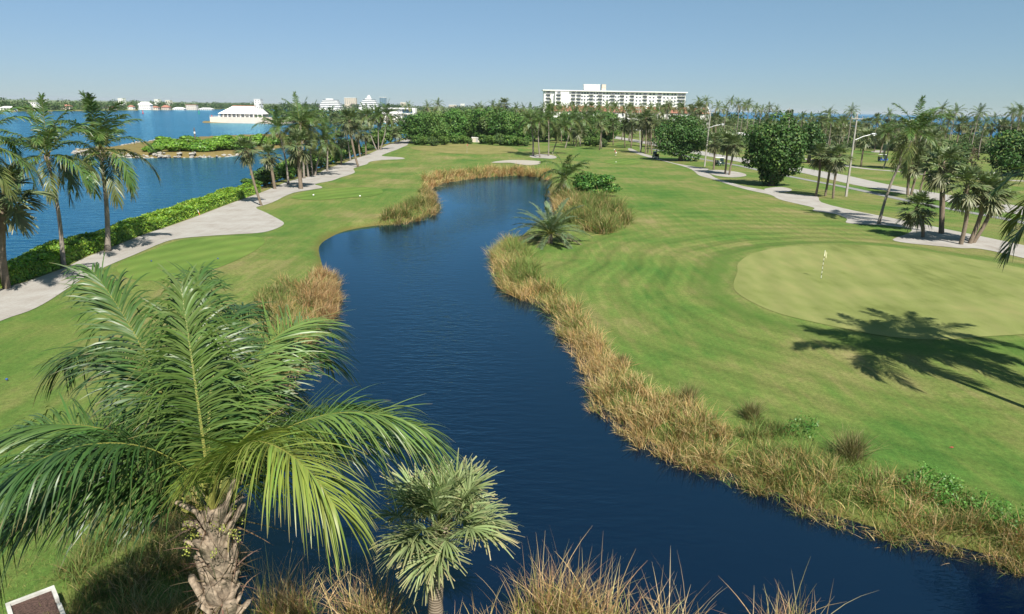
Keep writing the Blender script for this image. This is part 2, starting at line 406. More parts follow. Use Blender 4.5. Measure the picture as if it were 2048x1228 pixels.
def water_mat(name, base, s1, d1, s2, d2, rz=0.0, rough=.06, aniso=.35, bank=False, mirror=(.58, .85, 1.0), ior=1.85):
    mt, N, L, B = nmat(name); p = pos(N)
    v = stretch(N, L, p, aniso, 1, 1, rz)
    a = noise(N, L, v, s1, 3, .55, .35); b = noise(N, L, v, s2, 3, .5, .2)
    gust = noise(N, L, stretch(N, L, p, .35, 1, 1, rz), .05, 4, .6, .6)
    k = mathn(N, L, 'MULTIPLY_ADD', gust, 1.5, .25)
    if bank: k = mathn(N, L, 'MULTIPLY', k, mathn(N, L, 'MAXIMUM', mathn(N, L, 'MULTIPLY', attr(N, 'd_bank').outputs['Fac'], .14, clamp=True), .14))
    hgt = mathn(N, L, 'MULTIPLY', k, mathn(N, L, 'ADD', mathn(N, L, 'MULTIPLY', a, d1), mathn(N, L, 'MULTIPLY', b, d2)))
    bp = N.new('ShaderNodeBump'); bp.inputs['Strength'].default_value = 1.0; bp.inputs['Distance'].default_value = 1.0; L.new(hgt, bp.inputs['Height'])
    N.remove(B); df = N.new('ShaderNodeBsdfDiffuse'); df.inputs['Color'].default_value = (*base, 1)
    gl = N.new('ShaderNodeBsdfGlossy'); gl.inputs['Color'].default_value = (*mirror, 1); gl.inputs['Roughness'].default_value = rough
    fr = N.new('ShaderNodeFresnel'); fr.inputs['IOR'].default_value = ior; ms = N.new('ShaderNodeMixShader')
    for q in (df, gl, fr): L.new(bp.outputs[0], q.inputs['Normal'])
    L.new(fr.outputs[0], ms.inputs[0]); L.new(df.outputs[0], ms.inputs[1]); L.new(gl.outputs[0], ms.inputs[2]); L.new(ms.outputs[0], N['Material Output'].inputs[0])
    return mt
def trunk_mat(name, c1, c2, ring=14.0):
    mt, N, L, B = nmat(name)
    tc = N.new('ShaderNodeTexCoord').outputs['Object']
    v = stretch(N, L, tc, .6, .6, 1.0)
    wv = N.new('ShaderNodeTexWave'); wv.bands_direction = 'Z'; wv.inputs['Scale'].default_value = ring / 6.28 * .9; wv.inputs['Distortion'].default_value = 2.5
    wv.inputs['Detail'].default_value = 3; wv.inputs['Detail Scale'].default_value = 2.0; L.new(v, wv.inputs['Vector'])
    n = noise(N, L, tc, 3.0, 5, .7)
    f = mathn(N, L, 'ADD', mathn(N, L, 'MULTIPLY', wv.outputs['Fac'], .4), mathn(N, L, 'MULTIPLY', n, .6))
    L.new(ramp(N, L, f, [(.25, c1), (.7, c2)]), B.inputs['Base Color']); B.inputs['Roughness'].default_value = .9; B.inputs['Specular IOR Level'].default_value = .15
    bump(N, L, B, f, .6, .03)
    return mt

M = {}
M['lawn'] = lawn_mat()
M['green'] = turf('putting_green_turf', [(.40, (0.1254, 0.1483, 0.0410)), (.48, (0.1634, 0.1877, 0.0567)), (.56, (0.1862, 0.2035, 0.0680)), (.66, (0.2166, 0.2173, 0.0788))], .05, 2.4, .25)
M['green_far'] = turf('far_green_turf', [(.36, (0.1368, 0.1449, 0.0441)), (.55, (0.1900, 0.1794, 0.0630)), (.75, (0.2356, 0.2001, 0.0819))], .03, 5.0, .25)
M['tee'] = turf('tee_turf', [(.36, (0.0798, 0.1400, 0.0244)), (.55, (0.1102, 0.1715, 0.0336)), (.75, (0.1444, 0.1820, 0.0435))], .10, 2.6, .55)
M['path'] = sand_mat('shell_rock', [(.30, (0.1848, 0.1594, 0.1291)), (.43, (0.2883, 0.2631, 0.2354)), (.56, (0.3474, 0.3298, 0.3037)), (.72, (0.4066, 0.3891, 0.3644))])
M['bunker'] = sand_mat('bunker_sand', [(.3, (0.28, 0.25, 0.21)), (.6, (0.38, 0.35, 0.30))], .03)
M['road'] = sand_mat('road_concrete', [(.3, (0.2700, 0.2546, 0.2340)), (.6, (0.3450, 0.3268, 0.3042))], .005, 1.5)
M['walk'] = sand_mat('walk_asphalt', [(.3, (0.1760, 0.1760, 0.1720)), (.6, (0.2400, 0.2400, 0.2320))], .005, 2)
M['paint'] = plain('road_paint', (.7, .68, .6), .7)
M['pond'] = water_mat('pond_water', (.001, .005, .020), 2.2, .05, 6.0, .022, R(8), .04, .4, True, ior=1.85, mirror=(.50, .85, 1.0))
M['sea'] = water_mat('sea_water', (.002, .036, .10), .9, .24, 3.2, .06, R(-12), .12, .5, mirror=(.40, .83, 1.0))
M['ocean'] = water_mat('ocean_water', (.004, .075, .26), .35, .5, 1.5, .15, R(20), .2, .5, mirror=(.40, .83, 1.0))
M['coco'] = leaf_mat('coconut_leaf', .40, .42, .17)
M['sabal'] = leaf_mat('sabal_leaf', .45, .4, .15)
M['broad'] = leaf_mat('broad_leaf', .55, .3, .14)
M['hedge'] = leaf_mat('hedge_leaf', .45, .4, .3, (1.12, 1.2, 1.0))
M['reed'] = leaf_mat('reed_blade', .7, .2, .25, (.84, .84, .84), (1.1, 1.0, .6))
M['trunk_c'] = trunk_mat('coconut_bark', (.13, .105, .085), (.33, .29, .245), 22)
M['trunk_s'] = trunk_mat('sabal_bark', (.10, .075, .052), (.27, .215, .16), 30)
M['trunk_b'] = trunk_mat('tree_bark', (.07, .055, .045), (.19, .16, .13), 6)
M['boot'] = plain('leaf_base_fibre', (.23, .18, .13), .9, .6, 11, bmp=.03)
M['white'] = plain('white_stucco', (.80, .79, .76), .7, .05, .2)
M['cream'] = plain('cream_stucco', (.62, .575, .50), .8, .08, .3)
M['beige'] = plain('beige_stucco', (.55, .48, .40), .8, .08, .3)
M['tile'] = plain('coral_roof_tile', (.33, .15, .105), .8, .18, .8)
M['tilew'] = plain('white_roof_tile', (.80, .79, .77), .6, .06, .8)
M['glass'] = plain('window_glass', (.11, .13, .15), .12, .3, .4, spec=.6)
M['glassb'] = plain('blue_curtain_glass', (.12, .2, .27), .12, .2, .2, spec=.6)
M['shade'] = plain('recess_shade_grey', (.36, .35, .34), .8, .15, .3)  # grey for painted balcony recess shade, and for a plain wall and door
M['rail'] = plain('railing', (.55, .55, .55), .5)
M['conc'] = plain('pole_concrete', (.34, .315, .28), .85, .15, 1.2, bmp=.005)
M['metal'] = plain('galvanised', (.34, .345, .35), .45, .1, 3, .7)
M['black'] = plain('black_rubber', (.02, .02, .02), .7)
M['wire'] = plain('wire', (.05, .05, .05), .6)
M['rock'] = plain('limestone_rock', (.30, .28, .245), .9, .35, .8, bmp=.05)
M['redp'] = plain('red_paint', (.55, .03, .03), .4)
M['greenp'] = plain('green_paint', (.02, .35, .16), .4)
M['bluep'] = plain('blue_paint', (.03, .09, .30), .3)
M['silver'] = plain('silver_paint', (.45, .47, .50), .3, metal=.5)
M['darkp'] = plain('dark_green_paint', (.03, .06, .05), .35)
M['yellow'] = plain('yellow_cloth', (.62, .60, .36), .8)
M['orange'] = plain('orange_paint', (.75, .25, .08), .6)
M['skin'] = plain('skin', (.50, .30, .21), .6, .04)
M['shirt'] = plain('coral_shirt', (.70, .09, .13), .8)
M['whitec'] = plain('white_cloth', (.80, .79, .77), .8)
M['hair'] = plain('hair', (.10, .06, .035), .7)
M['mat'] = plain('brown_grit', (.075, .045, .036), .95, .75, 30, bmp=.02)
M['kerb'] = plain('grey_concrete', (.46, .45, .41), .9, .25, 4, bmp=.01)

# ================================================================== THE SETTING
def terrain():
    az = np.radians(np.concatenate([np.arange(-180, -52, 4.0), np.arange(-52, 52, .34), np.arange(52, 180, 4.0)]))
    rr = [2.0]
    while rr[-1] < 24000:
        r = rr[-1]; rr.append(r * (1.013 if r < 130 else 1.02 if r < 330 else 1.06))
    rr = np.array(rr); A, B_ = np.meshgrid(az, rr)
    X = (np.sin(A) * B_).ravel(); Y = (np.cos(A) * B_).ravel()
    Z = H(X, Y); n = len(az); k = len(rr)
    i = (np.arange(k - 1)[:, None] * n + np.arange(n)[None, :]); j = np.roll(np.arange(n), -1)[None, :] + np.arange(k - 1)[:, None] * n
    F = np.stack([i, j, j + n, i + n], -1).reshape(-1, 4)[:, ::-1]
    V = np.stack([X, Y, Z], 1)
    cidx = len(V); V = np.vstack([V, [[0, 0, hh(0, 0)]]])
    at = {'d_green': sdf(V[:, 0], V[:, 1], GREEN), 'd_path': sdf(V[:, 0], V[:, 1], PATH_L), 'd_pond': sdf(V[:, 0], V[:, 1], POND), 'd_island': sdf(V[:, 0], V[:, 1], ISLAND), 'd_shore': np.clip(dwater(V[:, 0], V[:, 1]), -50, 500)}
    me = make_mesh('ground', V, F, M['lawn'], None, True, at)
    return struct(obj('ground', me))
terrain()

def sheet(name, poly, mat, off, sp):
    poly = np.asarray(poly); x0, y0 = poly.min(0); x1, y1 = poly.max(0)
    gx, gy = np.meshgrid(np.arange(x0, x1, sp), np.arange(y0, y1, sp)); gx = gx.ravel(); gy = gy.ravel()
    k = sdf(gx, gy, poly) < -.35 * sp
    pts = [Vector(p) for p in poly] + [Vector((a, b)) for a, b in zip(gx[k], gy[k])]
    n = len(poly)
    v, e, f, *_ = delaunay_2d_cdt(pts, [(i, (i + 1) % n) for i in range(n)], [], 1, 1e-5)
    V = np.array([(p[0], p[1]) for p in v]); Z = H(V[:, 0], V[:, 1]) + off
    me = bpy.data.meshes.new(name); me.from_pydata([(a, b, c) for (a, b), c in zip(V, Z)], [], [tuple(t) for t in f]); me.update()
    for p in me.polygons:
        p.use_smooth = True
    if len(me.polygons) and me.polygons[0].normal.z < 0: me.flip_normals()
    me.materials.append(mat)
    return struct(obj(name, me))
def ribbon(name, px, half, mat, off, cross=5):
    c = smooth_poly(Gs(px), 10, False); t = norm(np.gradient(c, axis=0)); nrm = np.stack([t[:, 1], -t[:, 0]], 1)
    k = np.linspace(-half, half, cross); P = c[:, None, :] + nrm[:, None, :] * k[None, :, None]
    Z = H(P[..., 0], P[..., 1]) + off
    V = np.concatenate([P, Z[..., None]], -1).reshape(-1, 3); a = len(c)
    i = np.arange(a - 1)[:, None] * cross + np.arange(cross - 1)[None, :]
    F = np.stack([i, i + 1, i + 1 + cross, i + cross], -1).reshape(-1, 4)
    me = make_mesh(name, V, F[:, ::-1], mat, None, True)
    if me.polygons[0].normal.z < 0: me.flip_normals()
    return struct(obj(name, me))
sheet('shell_path', PATH_L, M['path'], .03, 1.6)
sheet('cart_path', PATH_R, M['path'], .03, 1.6)
ribbon('road', road_c, 3.6, M['road'], .035, 7)
ribbon('sidewalk', walk_c, .85, M['walk'], .03, 3)
ribbon('far_cart_path', cart2_c, 1.3, M['path'], .03, 3)
sheet('putting_green', GREEN, M['green'], .02, 1.0)
sheet('far_putting_green', GREEN_F, M['green_far'], .03, 1.8)
sheet('tee_turf', TEE_A, M['tee'], .02, .8)
sheet('tee_turf', TEE_B, M['tee'], .03, 1.2)
sheet('tee_turf', TEE_C, M['tee'], .03, 1.5)
sheet('bunker_sand', BUNKER, M['bunker'], .07, .8)
for s_ in SANDS: sheet('sand_bed', s_, M['path'], .035, 1.2)

px0, py0 = POND.min(0) - 3; px1, py1 = POND.max(0) + 3
def flat(name, x0, x1, y0, y1, z, mat):
    return struct(obj(name, make_mesh(name, [(x0, y0, z), (x1, y0, z), (x1, y1, z), (x0, y1, z)], [(0, 1, 2, 3)], mat)))
gx, gy = np.meshgrid(np.linspace(px0, px1, 90), np.linspace(py0, py1, 160)); i = np.arange(159)[:, None] * 90 + np.arange(89)[None, :]
V_ = np.stack([gx.ravel(), gy.ravel(), np.full(gx.size, POND_Z)], 1)
struct(obj('pond', make_mesh('pond', V_, np.stack([i, i + 1, i + 91, i + 90], -1).reshape(-1, 4), M['pond'], None, True, {'d_bank': -sdf(V_[:, 0], V_[:, 1], POND)})))
flat('lagoon', -30000, 40, -700, 24000, SEA_Z, M['sea'])
flat('ocean', 40.02, 30000, -700, 24000, SEA_Z, M['ocean'])

# ================================================================== PLANTS
def jit(c, n, a, r):
    """n colours round c."""
    c = np.array(c); k = 1 + r.normal(0, a, (n, 1)); hue = 1 + r.normal(0, a * .35, (n, 3))
    return np.clip(c * k * hue, .004, .9)

def coco_frond(L, e0, bend, n, seg, r, lmax=None, droop=.42, col=(.105, .175, .040), tip=(.30, .22, .10), side_bend=0.0, rach=.035, wf=1.0):
    """feather leaf starting at the origin, growing along +X, e0 and bend in degrees."""
    T_ = 26; t = np.linspace(0, 1, T_)
    e = np.radians(e0 - bend * t ** 1.25); yaw = np.radians(side_bend * t ** 1.5)
    d = np.stack([np.cos(e) * np.cos(yaw), np.cos(e) * np.sin(yaw), np.sin(e)], 1)
    P = np.concatenate([[[0, 0, 0]], np.cumsum((d[1:] + d[:-1]) / 2 * L / (T_ - 1), 0)])
    lmax = lmax or L * .24
    parts = []
    rw = rach * (1 - .9 * t) + .004
    up = norm(np.cross(d, np.cross(np.array([[0, 0, 1.]]), d) + 1e-6)); up = np.where(np.isnan(up), 0, up)
    bn = norm(np.cross(up, d))
    for S_ in (bn, up):
        V, F = strips(P[None], S_[None], rw[None] * (1 if S_ is bn else .6)); parts.append((V, F, np.array([.30, .30, .08])))
    ti = np.linspace(.16, .995, n)
    for sgn in (-1, 1):
        tj = np.clip(ti + r.normal(0, .25 / n, n), .1, 1)
        B0 = np.stack([np.interp(tj, t, P[:, k]) for k in range(3)], 1)
        D = norm(np.stack([np.interp(tj, t, d[:, k]) for k in range(3)], 1)); U = norm(np.stack([np.interp(tj, t, up[:, k]) for k in range(3)], 1))
        Bn = np.cross(U, D) * sgn
        prof = np.interp(tj, [.1, .3, .55, .85, 1], [.6, .95, 1, .8, .52])
        l = lmax * prof * (1 + r.normal(0, .07, n))
        fa = np.radians(np.interp(tj, [.1, .5, 1], [24, 36, 68]) + r.normal(0, 5, n))
        dirn = norm(Bn * np.cos(fa)[:, None] + D * np.sin(fa)[:, None] + U * (.20 + r.normal(0, .13, n))[:, None])
        s = np.linspace(0, 1, seg + 1)
        dr = droop * (1 + r.normal(0, .3, n))
        C = B0[:, None] + dirn[:, None] * (l[:, None] * s)[..., None]
        C[..., 2] -= (dr * l)[:, None] * s[None] ** 2 * .8
        C += (dirn[:, None] * -1) * ((dr * l)[:, None] * s ** 2 * .22)[..., None]
        tan = norm(np.gradient(C, axis=1))
        sv = norm(np.cross(tan, norm(U * .9 - D * (.35 + r.normal(0, .25, (n, 1))) + Bn * r.normal(0, .2, (n, 1)))[:, None]))
        wd = lmax * .0165 * wf * (1 + r.normal(0, .12, n))[:, None] * np.interp(s, [0, .12, .5, .85, 1], [.5, 1, 1, .55, .08])[None] * (60.0 / max(n, 24)) ** .55
        V, F = strips(C, sv, wd)
        cc = jit(col, n, .13, r)[:, None, :] * np.ones((1, seg + 1, 1))
        mix = (np.interp(s, [0, .86, 1], [0, 0, .8]) * r.uniform(0, 1.2, (n, 1)).clip(0, 1))[..., None]
        cc = cc * (1 - mix) + np.array(tip) * mix
        parts.append((V, F, np.repeat(cc.reshape(-1, 3), 2, 0)))
    return cat(parts)

def fan_leaf(PL, BL, e0, n, seg, r, col=(.125, .185, .075), tip=(.25, .23, .105), dead=0.0, spread=128, wf=1.0):
    """fan leaf: stalk of length PL along +X at e0 degrees, blade radius BL."""
    e = math.radians(e0); t = np.linspace(0, 1, 7)
    ee = e - t * math.radians(22)
    d = np.stack([np.cos(ee), 0 * t, np.sin(ee)], 1); P = np.concatenate([[[0, 0, 0]], np.cumsum((d[1:] + d[:-1]) / 2 * PL / 6, 0)])
    parts = []
    Bv = np.array([0, 1., 0]); Uv = np.stack([-np.sin(ee), 0 * t, np.cos(ee)], 1)
    V, F = strips(P[None], Bv[None, None], np.linspace(.035, .016, 7)[None] * (BL / .95)); parts.append((V, F, np.array([.20, .24, .08])))
    V, F = strips(P[None], Uv[None], np.linspace(.02, .01, 7)[None] * (BL / .95)); parts.append((V, F, np.array([.20, .24, .08])))
    D = d[-1]; U = Uv[-1]; tipP = P[-1]
    a = np.linspace(-spread, spread, n) + r.normal(0, 120 / n, n); ar = np.radians(a)
    l = BL * np.interp(abs(a), [0, 60, spread], [1.12, 1.0, .62]) * (1 + r.normal(0, .06, n))
    # costapalmate: the segments leave a curved midrib, so the blade is folded and arched
    start = tipP + D * (BL * .28 * np.cos(ar / 2).clip(0, 1) ** 2)[:, None] - U * (.04 * BL)
    dirn = norm(D * np.cos(ar)[:, None] + Bv * np.sin(ar)[:, None] + U * (.30 * np.abs(np.sin(ar)) + r.normal(0, .10, n))[:, None])
    s = np.linspace(0, 1, seg + 1)
    C = start[:, None] + dirn[:, None] * (l[:, None] * s)[..., None]
    dr = (.34 + .25 * dead) * (1 + r.normal(0, .35, n))
    C[..., 2] -= (dr * l)[:, None] * np.clip(s - .25, 0, 1)[None] ** 1.7
    tan = norm(np.gradient(C, axis=1))
    sv = norm(np.cross(tan, norm(U + r.normal(0, .28, (n, 3)))[:, None]))
    step = 2 * math.radians(spread) / n
    wd = (l[:, None] * np.interp(s, [0, .42, .75, 1], [.02, .30 * step, .17 * step, .01])[None] * 1.25 * wf).clip(.002, .08)
    V, F = strips(C, sv, wd)
    cc = jit(col, n, .12, r)[:, None, :] * np.ones((1, seg + 1, 1))
    mix = (np.interp(s, [0, .6, 1], [dead, dead, min(1, .75 + dead)]) * (r.uniform(.3, 1.2, (n, 1)) if dead < .5 else 1)).clip(0, 1)[..., None]
    cc = cc * (1 - mix) + np.array(tip) * mix
    parts.append((V, F, np.repeat(cc.reshape(-1, 3), 2, 0)))
    return cat(parts)

def rotz(V, a):
    c, s = math.cos(a), math.sin(a); return np.stack([V[:, 0] * c - V[:, 1] * s, V[:, 0] * s + V[:, 1] * c, V[:, 2]], 1)

def trunk_mesh(name, p0, p1, r0, r1, mat, curve=(0, 0), n=10, rings=16, flare=1.35, r=rng):
    """trunk from p0 to p1 (local) with an S bend, a flared foot and slight rings."""
    p0 = np.array(p0, float); p1 = np.array(p1, float); t = np.linspace(0, 1, rings)
    P = p0 + (p1 - p0) * t[:, None]; P[:, 0] += curve[0] * np.sin(t * math.pi); P[:, 1] += curve[1] * np.sin(t * math.pi)
    rad = r0 + (r1 - r0) * t; rad = rad * (1 + (flare - 1) * np.exp(-t * 14)) * (1 + r.normal(0, .025, rings))
    mb = MB(); mb.tube(P, rad, n); return mb.mesh(name, mat, True)

def boots_mesh(P0, P1, r0, n, size, r, mat, out=.55):
    """old leaf bases clinging to a trunk between P0 and P1."""
    P0 = np.array(P0); P1 = np.array(P1); Vs = []; Fs = []; k = 0
    for i in range(n):
        t = i / n + r.uniform(0, 1 / n); a = i * 2.399 + r.normal(0, .25); c = P0 + (P1 - P0) * np.clip(t + r.normal(0, .04), 0, 1)
        o = np.array([math.cos(a), math.sin(a), 0]); sd_ = np.array([-math.sin(a), math.cos(a), 0]); s = size * r.uniform(.45, 1.3)
        up = np.array([0, 0, 1.])
        b = c + o * r0 * .85; m_ = b + o * s * out * .45 + up * s * .55; e = b + o * s * out * r.uniform(.3, 1.5) + up * s * r.uniform(.6, 1.25) + sd_ * r.normal(0, .08) * s
        w0, w1, w2 = s * .30, s * .20, s * r.uniform(.05, .14); th = o * s * .06
        pts = [b - sd_ * w0, b + sd_ * w0, m_ + sd_ * w1, m_ - sd_ * w1, e + sd_ * w2, e - sd_ * w2]
        Vs += [p - th for p in pts] + [p + th for p in pts]
        Fs += [[k + 6, k + 7, k + 8, k + 9], [k + 9, k + 8, k + 10, k + 11], [k + 1, k, k + 3, k + 2], [k + 2, k + 3, k + 5, k + 4],
               [k, k + 6, k + 9, k + 3], [k + 3, k + 9, k + 11, k + 5], [k + 7, k + 1, k + 2, k + 8], [k + 8, k + 2, k + 4, k + 10], [k + 5, k + 11, k + 10, k + 4]]
        k += 12
    return make_mesh('leaf_bases', np.array(Vs), np.array(Fs), mat)

# shared frond meshes for the palms of the middle distance: several ages of leaf
r_ = np.random.default_rng(11)
CF = []   # coconut, unit 4.6 m
for e0, bend in ((82, 40), (72, 62), (62, 80), (48, 92), (34, 95), (18, 92), (0, 80), (-22, 62)):
    for v in range(2):
        green = (.095, .168, .040) if e0 > 0 else (.125, .155, .045)
        V, F, C = coco_frond(4.6, e0 + r_.normal(0, 5), bend + r_.normal(0, 10), 46, 3, r_, droop=.5 + .2 * (e0 < 20), wf=1.85, col=green, side_bend=r_.normal(0, 22))
        CF.append(make_mesh('frond', V, F, M['coco'], C))
SF = []   # sabal, blade 0.95 m
for e0 in (80, 62, 45, 28, 12, -8, -30, -52):
    for v in range(2):
        dead = .0 if e0 > -20 else .3 if v else .1
        V, F, C = fan_leaf(1.05, .95, e0 + r_.normal(0, 4), 26, 3, r_, dead=dead, col=(.155, .215, .09) if e0 > 10 else (.17, .195, .095), wf=1.15)
        SF.append(make_mesh('frond', V, F, M['sabal'], C))
def crown_far(kind, v):
    rr = np.random.default_rng(100 + v); parts = []
    if kind == 'C':
        n = 20
        for i in range(n):
            q = i / (n - 1); V, F, C = coco_frond(4.6, 82 - 105 * q + rr.normal(0, 8), 40 + 55 * math.sin(q * 3.0), 24, 2, rr, droop=.55, wf=1.9, col=(.11, .18, .045) if q < .8 else (.18, .18, .07), side_bend=rr.normal(0, 22))
            parts.append((rotz(V, i * 2.399 + rr.normal(0, .2)), F, C))
    else:
        n = 34
        for i in range(n):
            q = i / (n - 1); V, F, C = fan_leaf(1.0, .98, 84 - 138 * q + rr.normal(0, 7), 15, 2, rr, dead=0 if q < .82 else rr.uniform(.1, .55), col=(.15, .20, .085), wf=1.3)
            parts.append((rotz(V, i * 2.399 + rr.normal(0, .2)), F, C))
    V, F, C = cat(parts); return make_mesh('crown', V, F, M['coco' if kind == 'C' else 'sabal'], C)
FAR = {'C': [crown_far('C', v) for v in range(5)], 'S': [crown_far('S', v + 20) for v in range(4)]}

def palm(kind, bpx, cpx, size, label, group=None, detail='mid', depth=None, curve=None, dy=0.0, rad=None, seed=None):
    """base pixel, crown heart pixel, frond scale in metres; the foot stands on the ground."""
    r = np.random.default_rng(seed if seed is not None else int(bpx[0] * 7 + bpx[1] * 13 + cpx[0]) % 99991)
    if depth is None: b = ground(*bpx)
    else:
        q = at_depth(bpx[0], bpx[1], depth); b = np.array([q[0], depth, hh(q[0], depth)])
    c = at_depth(cpx[0], cpx[1], b[1] + dy)
    name = 'coconut_palm' if kind == 'C' else 'sabal_palm'
    t = thing(name, b, label, 'palm tree', group)
    loc = c - b; hgt = loc[2]
    rad = rad or ((.145 if kind == 'C' else .19))
    cv = curve if curve is not None else (r.normal(0, .03) * hgt, r.normal(0, .02) * hgt)
    tm = trunk_mesh('trunk', (0, 0, -.25), loc, rad * (1.15 if kind == 'C' else 1.0), rad * (.75 if kind == 'C' else 1.0), M['trunk_c' if kind == 'C' else 'trunk_s'], cv, 9 if detail == 'mid' else 6, 14 if detail == 'mid' else 6,
                    1.5 if kind == 'C' else 1.15, r)
    obj('trunk', tm, t)
    if detail == 'far':
        me = FAR[kind][int(r.integers(len(FAR[kind])))]; k = size / (4.6 if kind == 'C' else 2.0)
        obj('crown', me, t, loc, (r.normal(0, .06), r.normal(0, .06), r.uniform(0, 6.28)), (k,) * 3)
        return t
    if kind == 'C':
        n = 21; k = size / 4.6
        for i in range(n):
            q = i / (n - 1); me = CF[min(7, int(q * 7.99)) * 2 + int(r.integers(2))]
            obj('frond', me, t, loc, (r.normal(0, .08), r.normal(0, .08), i * 2.399 + r.normal(0, .22)), (k * r.uniform(.85, 1.12),) * 3)
        bm = boots_mesh((0, 0, -.9), (0, 0, .05), rad * .8, 14, .38, r, M['boot']); obj('leaf_bases', bm, t, loc)
    else:
        n = 34; k = size / 2.0
        for i in range(n):
            q = i / (n - 1); me = SF[min(7, int(q * 7.99)) * 2 + int(r.integers(2))]
            obj('frond', me, t, loc, (r.normal(0, .08), r.normal(0, .08), i * 2.399 + r.normal(0, .25)), (k * r.uniform(.85, 1.12),) * 3)
        bm = boots_mesh((0, 0, -.8 * k), (0, 0, 0), rad * .9, 16, .34, r, M['boot']); obj('leaf_bases', bm, t, loc)
    return t

# ---- broad-leaved trees and shrubs
def leaf_cloud(cent, rad, n, size, r, col, light=None, fill=.75, flat=.0, aspect=.75):
    """leaf quads through and over lobes; cent (k,3), rad (k,3)."""
    cent = np.asarray(cent, float); rad = np.asarray(rad, float); vol = (rad.prod(1)) ** (2 / 3); pk = r.choice(len(cent), n, p=vol / vol.sum())
    d = norm(r.normal(0, 1, (n, 3))); q = r.uniform(fill ** 3, 1.06, n) ** (1 / 3)
    q = np.where(r.uniform(0, 1, n) < .10, q * r.uniform(1.0, 1.16, n), q)
    P = cent[pk] + d * rad[pk] * q[:, None]
    nn = norm(d * (1.0 if flat == 0 else .5) + r.normal(0, .55, (n, 3)) + np.array([0, 0, .35]))
    a = norm(np.cross(nn, r.normal(0, 1, (n, 3)))); b = np.cross(nn, a)
    s = size * r.uniform(.65, 1.3, n)
    a = a * s[:, None]; b = b * (s * aspect)[:, None]
    V = np.stack([P - a, P - b * .9 + nn * (s * .15)[:, None], P + a, P + b * .9 + nn * (s * .15)[:, None]], 1).reshape(-1, 3)
    F = np.arange(n * 4).reshape(-1, 4)
    C = jit(col, n, .16, r)
    if light is not None:
        m_ = r.uniform(0, 1, n) < .16; C[m_] = jit(light, int(m_.sum()), .15, r)
    return V, F, np.repeat(C, 4, 0), cent
def lobes(r, w, d, h, z0, k, sz=.36):
    """lobe centres that fill an uneven crown w x d x h standing on z0."""
    out = []; rad = []
    for i in range(k):
        v = norm(r.normal(0, 1, 3)); q = r.uniform(.35, .8)
        c = np.array([v[0] * w / 2 * q, v[1] * d / 2 * q, z0 + h / 2 + v[2] * h / 2 * q])
        s = sz * r.uniform(.75, 1.25)
        out.append(c); rad.append(np.array([w, d, h]) / 2 * s * np.array([1.1, 1.1, .95]))
    out.append(np.array([0, 0, z0 + h * .5])); rad.append(np.array([w, d, h]) * .30)
    return np.array(out), np.array(rad)
def tree_meshes(seed, w, d, h, z0, n, size, col, light, k=26, sz=.36, mat='broad', trunk=True, fill=.75):
    r = np.random.default_rng(seed); c, rd = lobes(r, w, d, h, z0, k, sz)
    V, F, C, _ = leaf_cloud(c, rd, n, size, r, col, light, fill); V[:, 2] = np.maximum(V[:, 2], .03)
    crown = make_mesh('crown', V, F, M[mat], C)
    mb = MB(); top = np.array([r.normal(0, .2), r.normal(0, .2), z0 + h * .45]); R0 = .035 * h + .05
    mb.tube([(0, 0, -.3), top * np.array([.3, .3, .35]), top * np.array([.8, .8, .7]), top], [R0 * 1.4, R0, R0 * .8, R0 * .5], 7)
    for j in range(9):
        e = c[int(r.integers(len(c)))]; s0 = top * r.uniform(.3, .8); md = (s0 + e) / 2 + np.array([0, 0, .06 * h])
        mb.tube([s0, md, e], [R0 * .5, R0 * .32, R0 * .1], 5)
    return crown, mb.mesh('trunk', M['trunk_b'], True)
def tree(name, base, meshes, label, catg, group=None, rz=0.0, sc=(1, 1, 1)):
    t = thing(name, base, label, catg, group, rz); t.scale = sc
    obj('trunk', meshes[1], t); obj('crown', meshes[0], t)
    return t

# ---- blades: reeds, cordgrass, rough grass
def blades(P, hgt, r, cols, tilt=.35, lean=None, width=.012, seg=3, curl=.5):
    n = len(P); a = r.uniform(0, 6.283, n); out = np.stack([np.cos(a), np.sin(a), 0 * a], 1)
    if lean is not None: out = norm(out + lean)
    out[:, 2] = 0
    tl = np.abs(r.normal(0, tilt, n)); h = hgt * r.uniform(.55, 1.12, n)
    s = np.linspace(0, 1, seg + 1)
    up = np.array([0, 0, 1.])
    cu_ = curl * r.uniform(.2, 1.3, n)
    hor = (h * np.sin(tl))[:, None] * s + (h * cu_ * .5)[:, None] * s ** 2.2
    ver = (h * np.cos(tl))[:, None] * s - (h * cu_ * .28)[:, None] * s ** 2.6
    C = P[:, None] + out[:, None] * hor[..., None] + up * ver[..., None]
    sv = norm(np.cross(out, up) + r.normal(0, .5, (n, 3)))[:, None]
    wd = width * r.uniform(.7, 1.4, n)[:, None] * np.interp(s, [0, .5, 1], [1, .85, .1])[None]
    V, F = strips(C, sv, wd)
    return V, F, np.repeat(cols, (seg + 1) * 2, 0)
def sample_poly(poly, n, r):
    poly = np.asarray(poly); x0, y0 = poly.min(0); x1, y1 = poly.max(0); X = np.zeros(0); Y = np.zeros(0)
    while len(X) < n:
        x = r.uniform(x0, x1, n * 2); y = r.uniform(y0, y1, n * 2); k = sdf(x, y, poly) < 0
        X = np.concatenate([X, x[k]]); Y = np.concatenate([Y, y[k]])
    return X[:n], Y[:n]
def area(poly):
    x, y = np.asarray(poly).T; return .5 * abs(np.dot(x, np.roll(y, 1)) - np.dot(y, np.roll(x, 1)))
STRAW, TAN, OLIVE, LUSH, DKG = (.50, .345, .14), (.60, .45, .225), (.24, .235, .075), (.15, .245, .055), (.07, .12, .035)
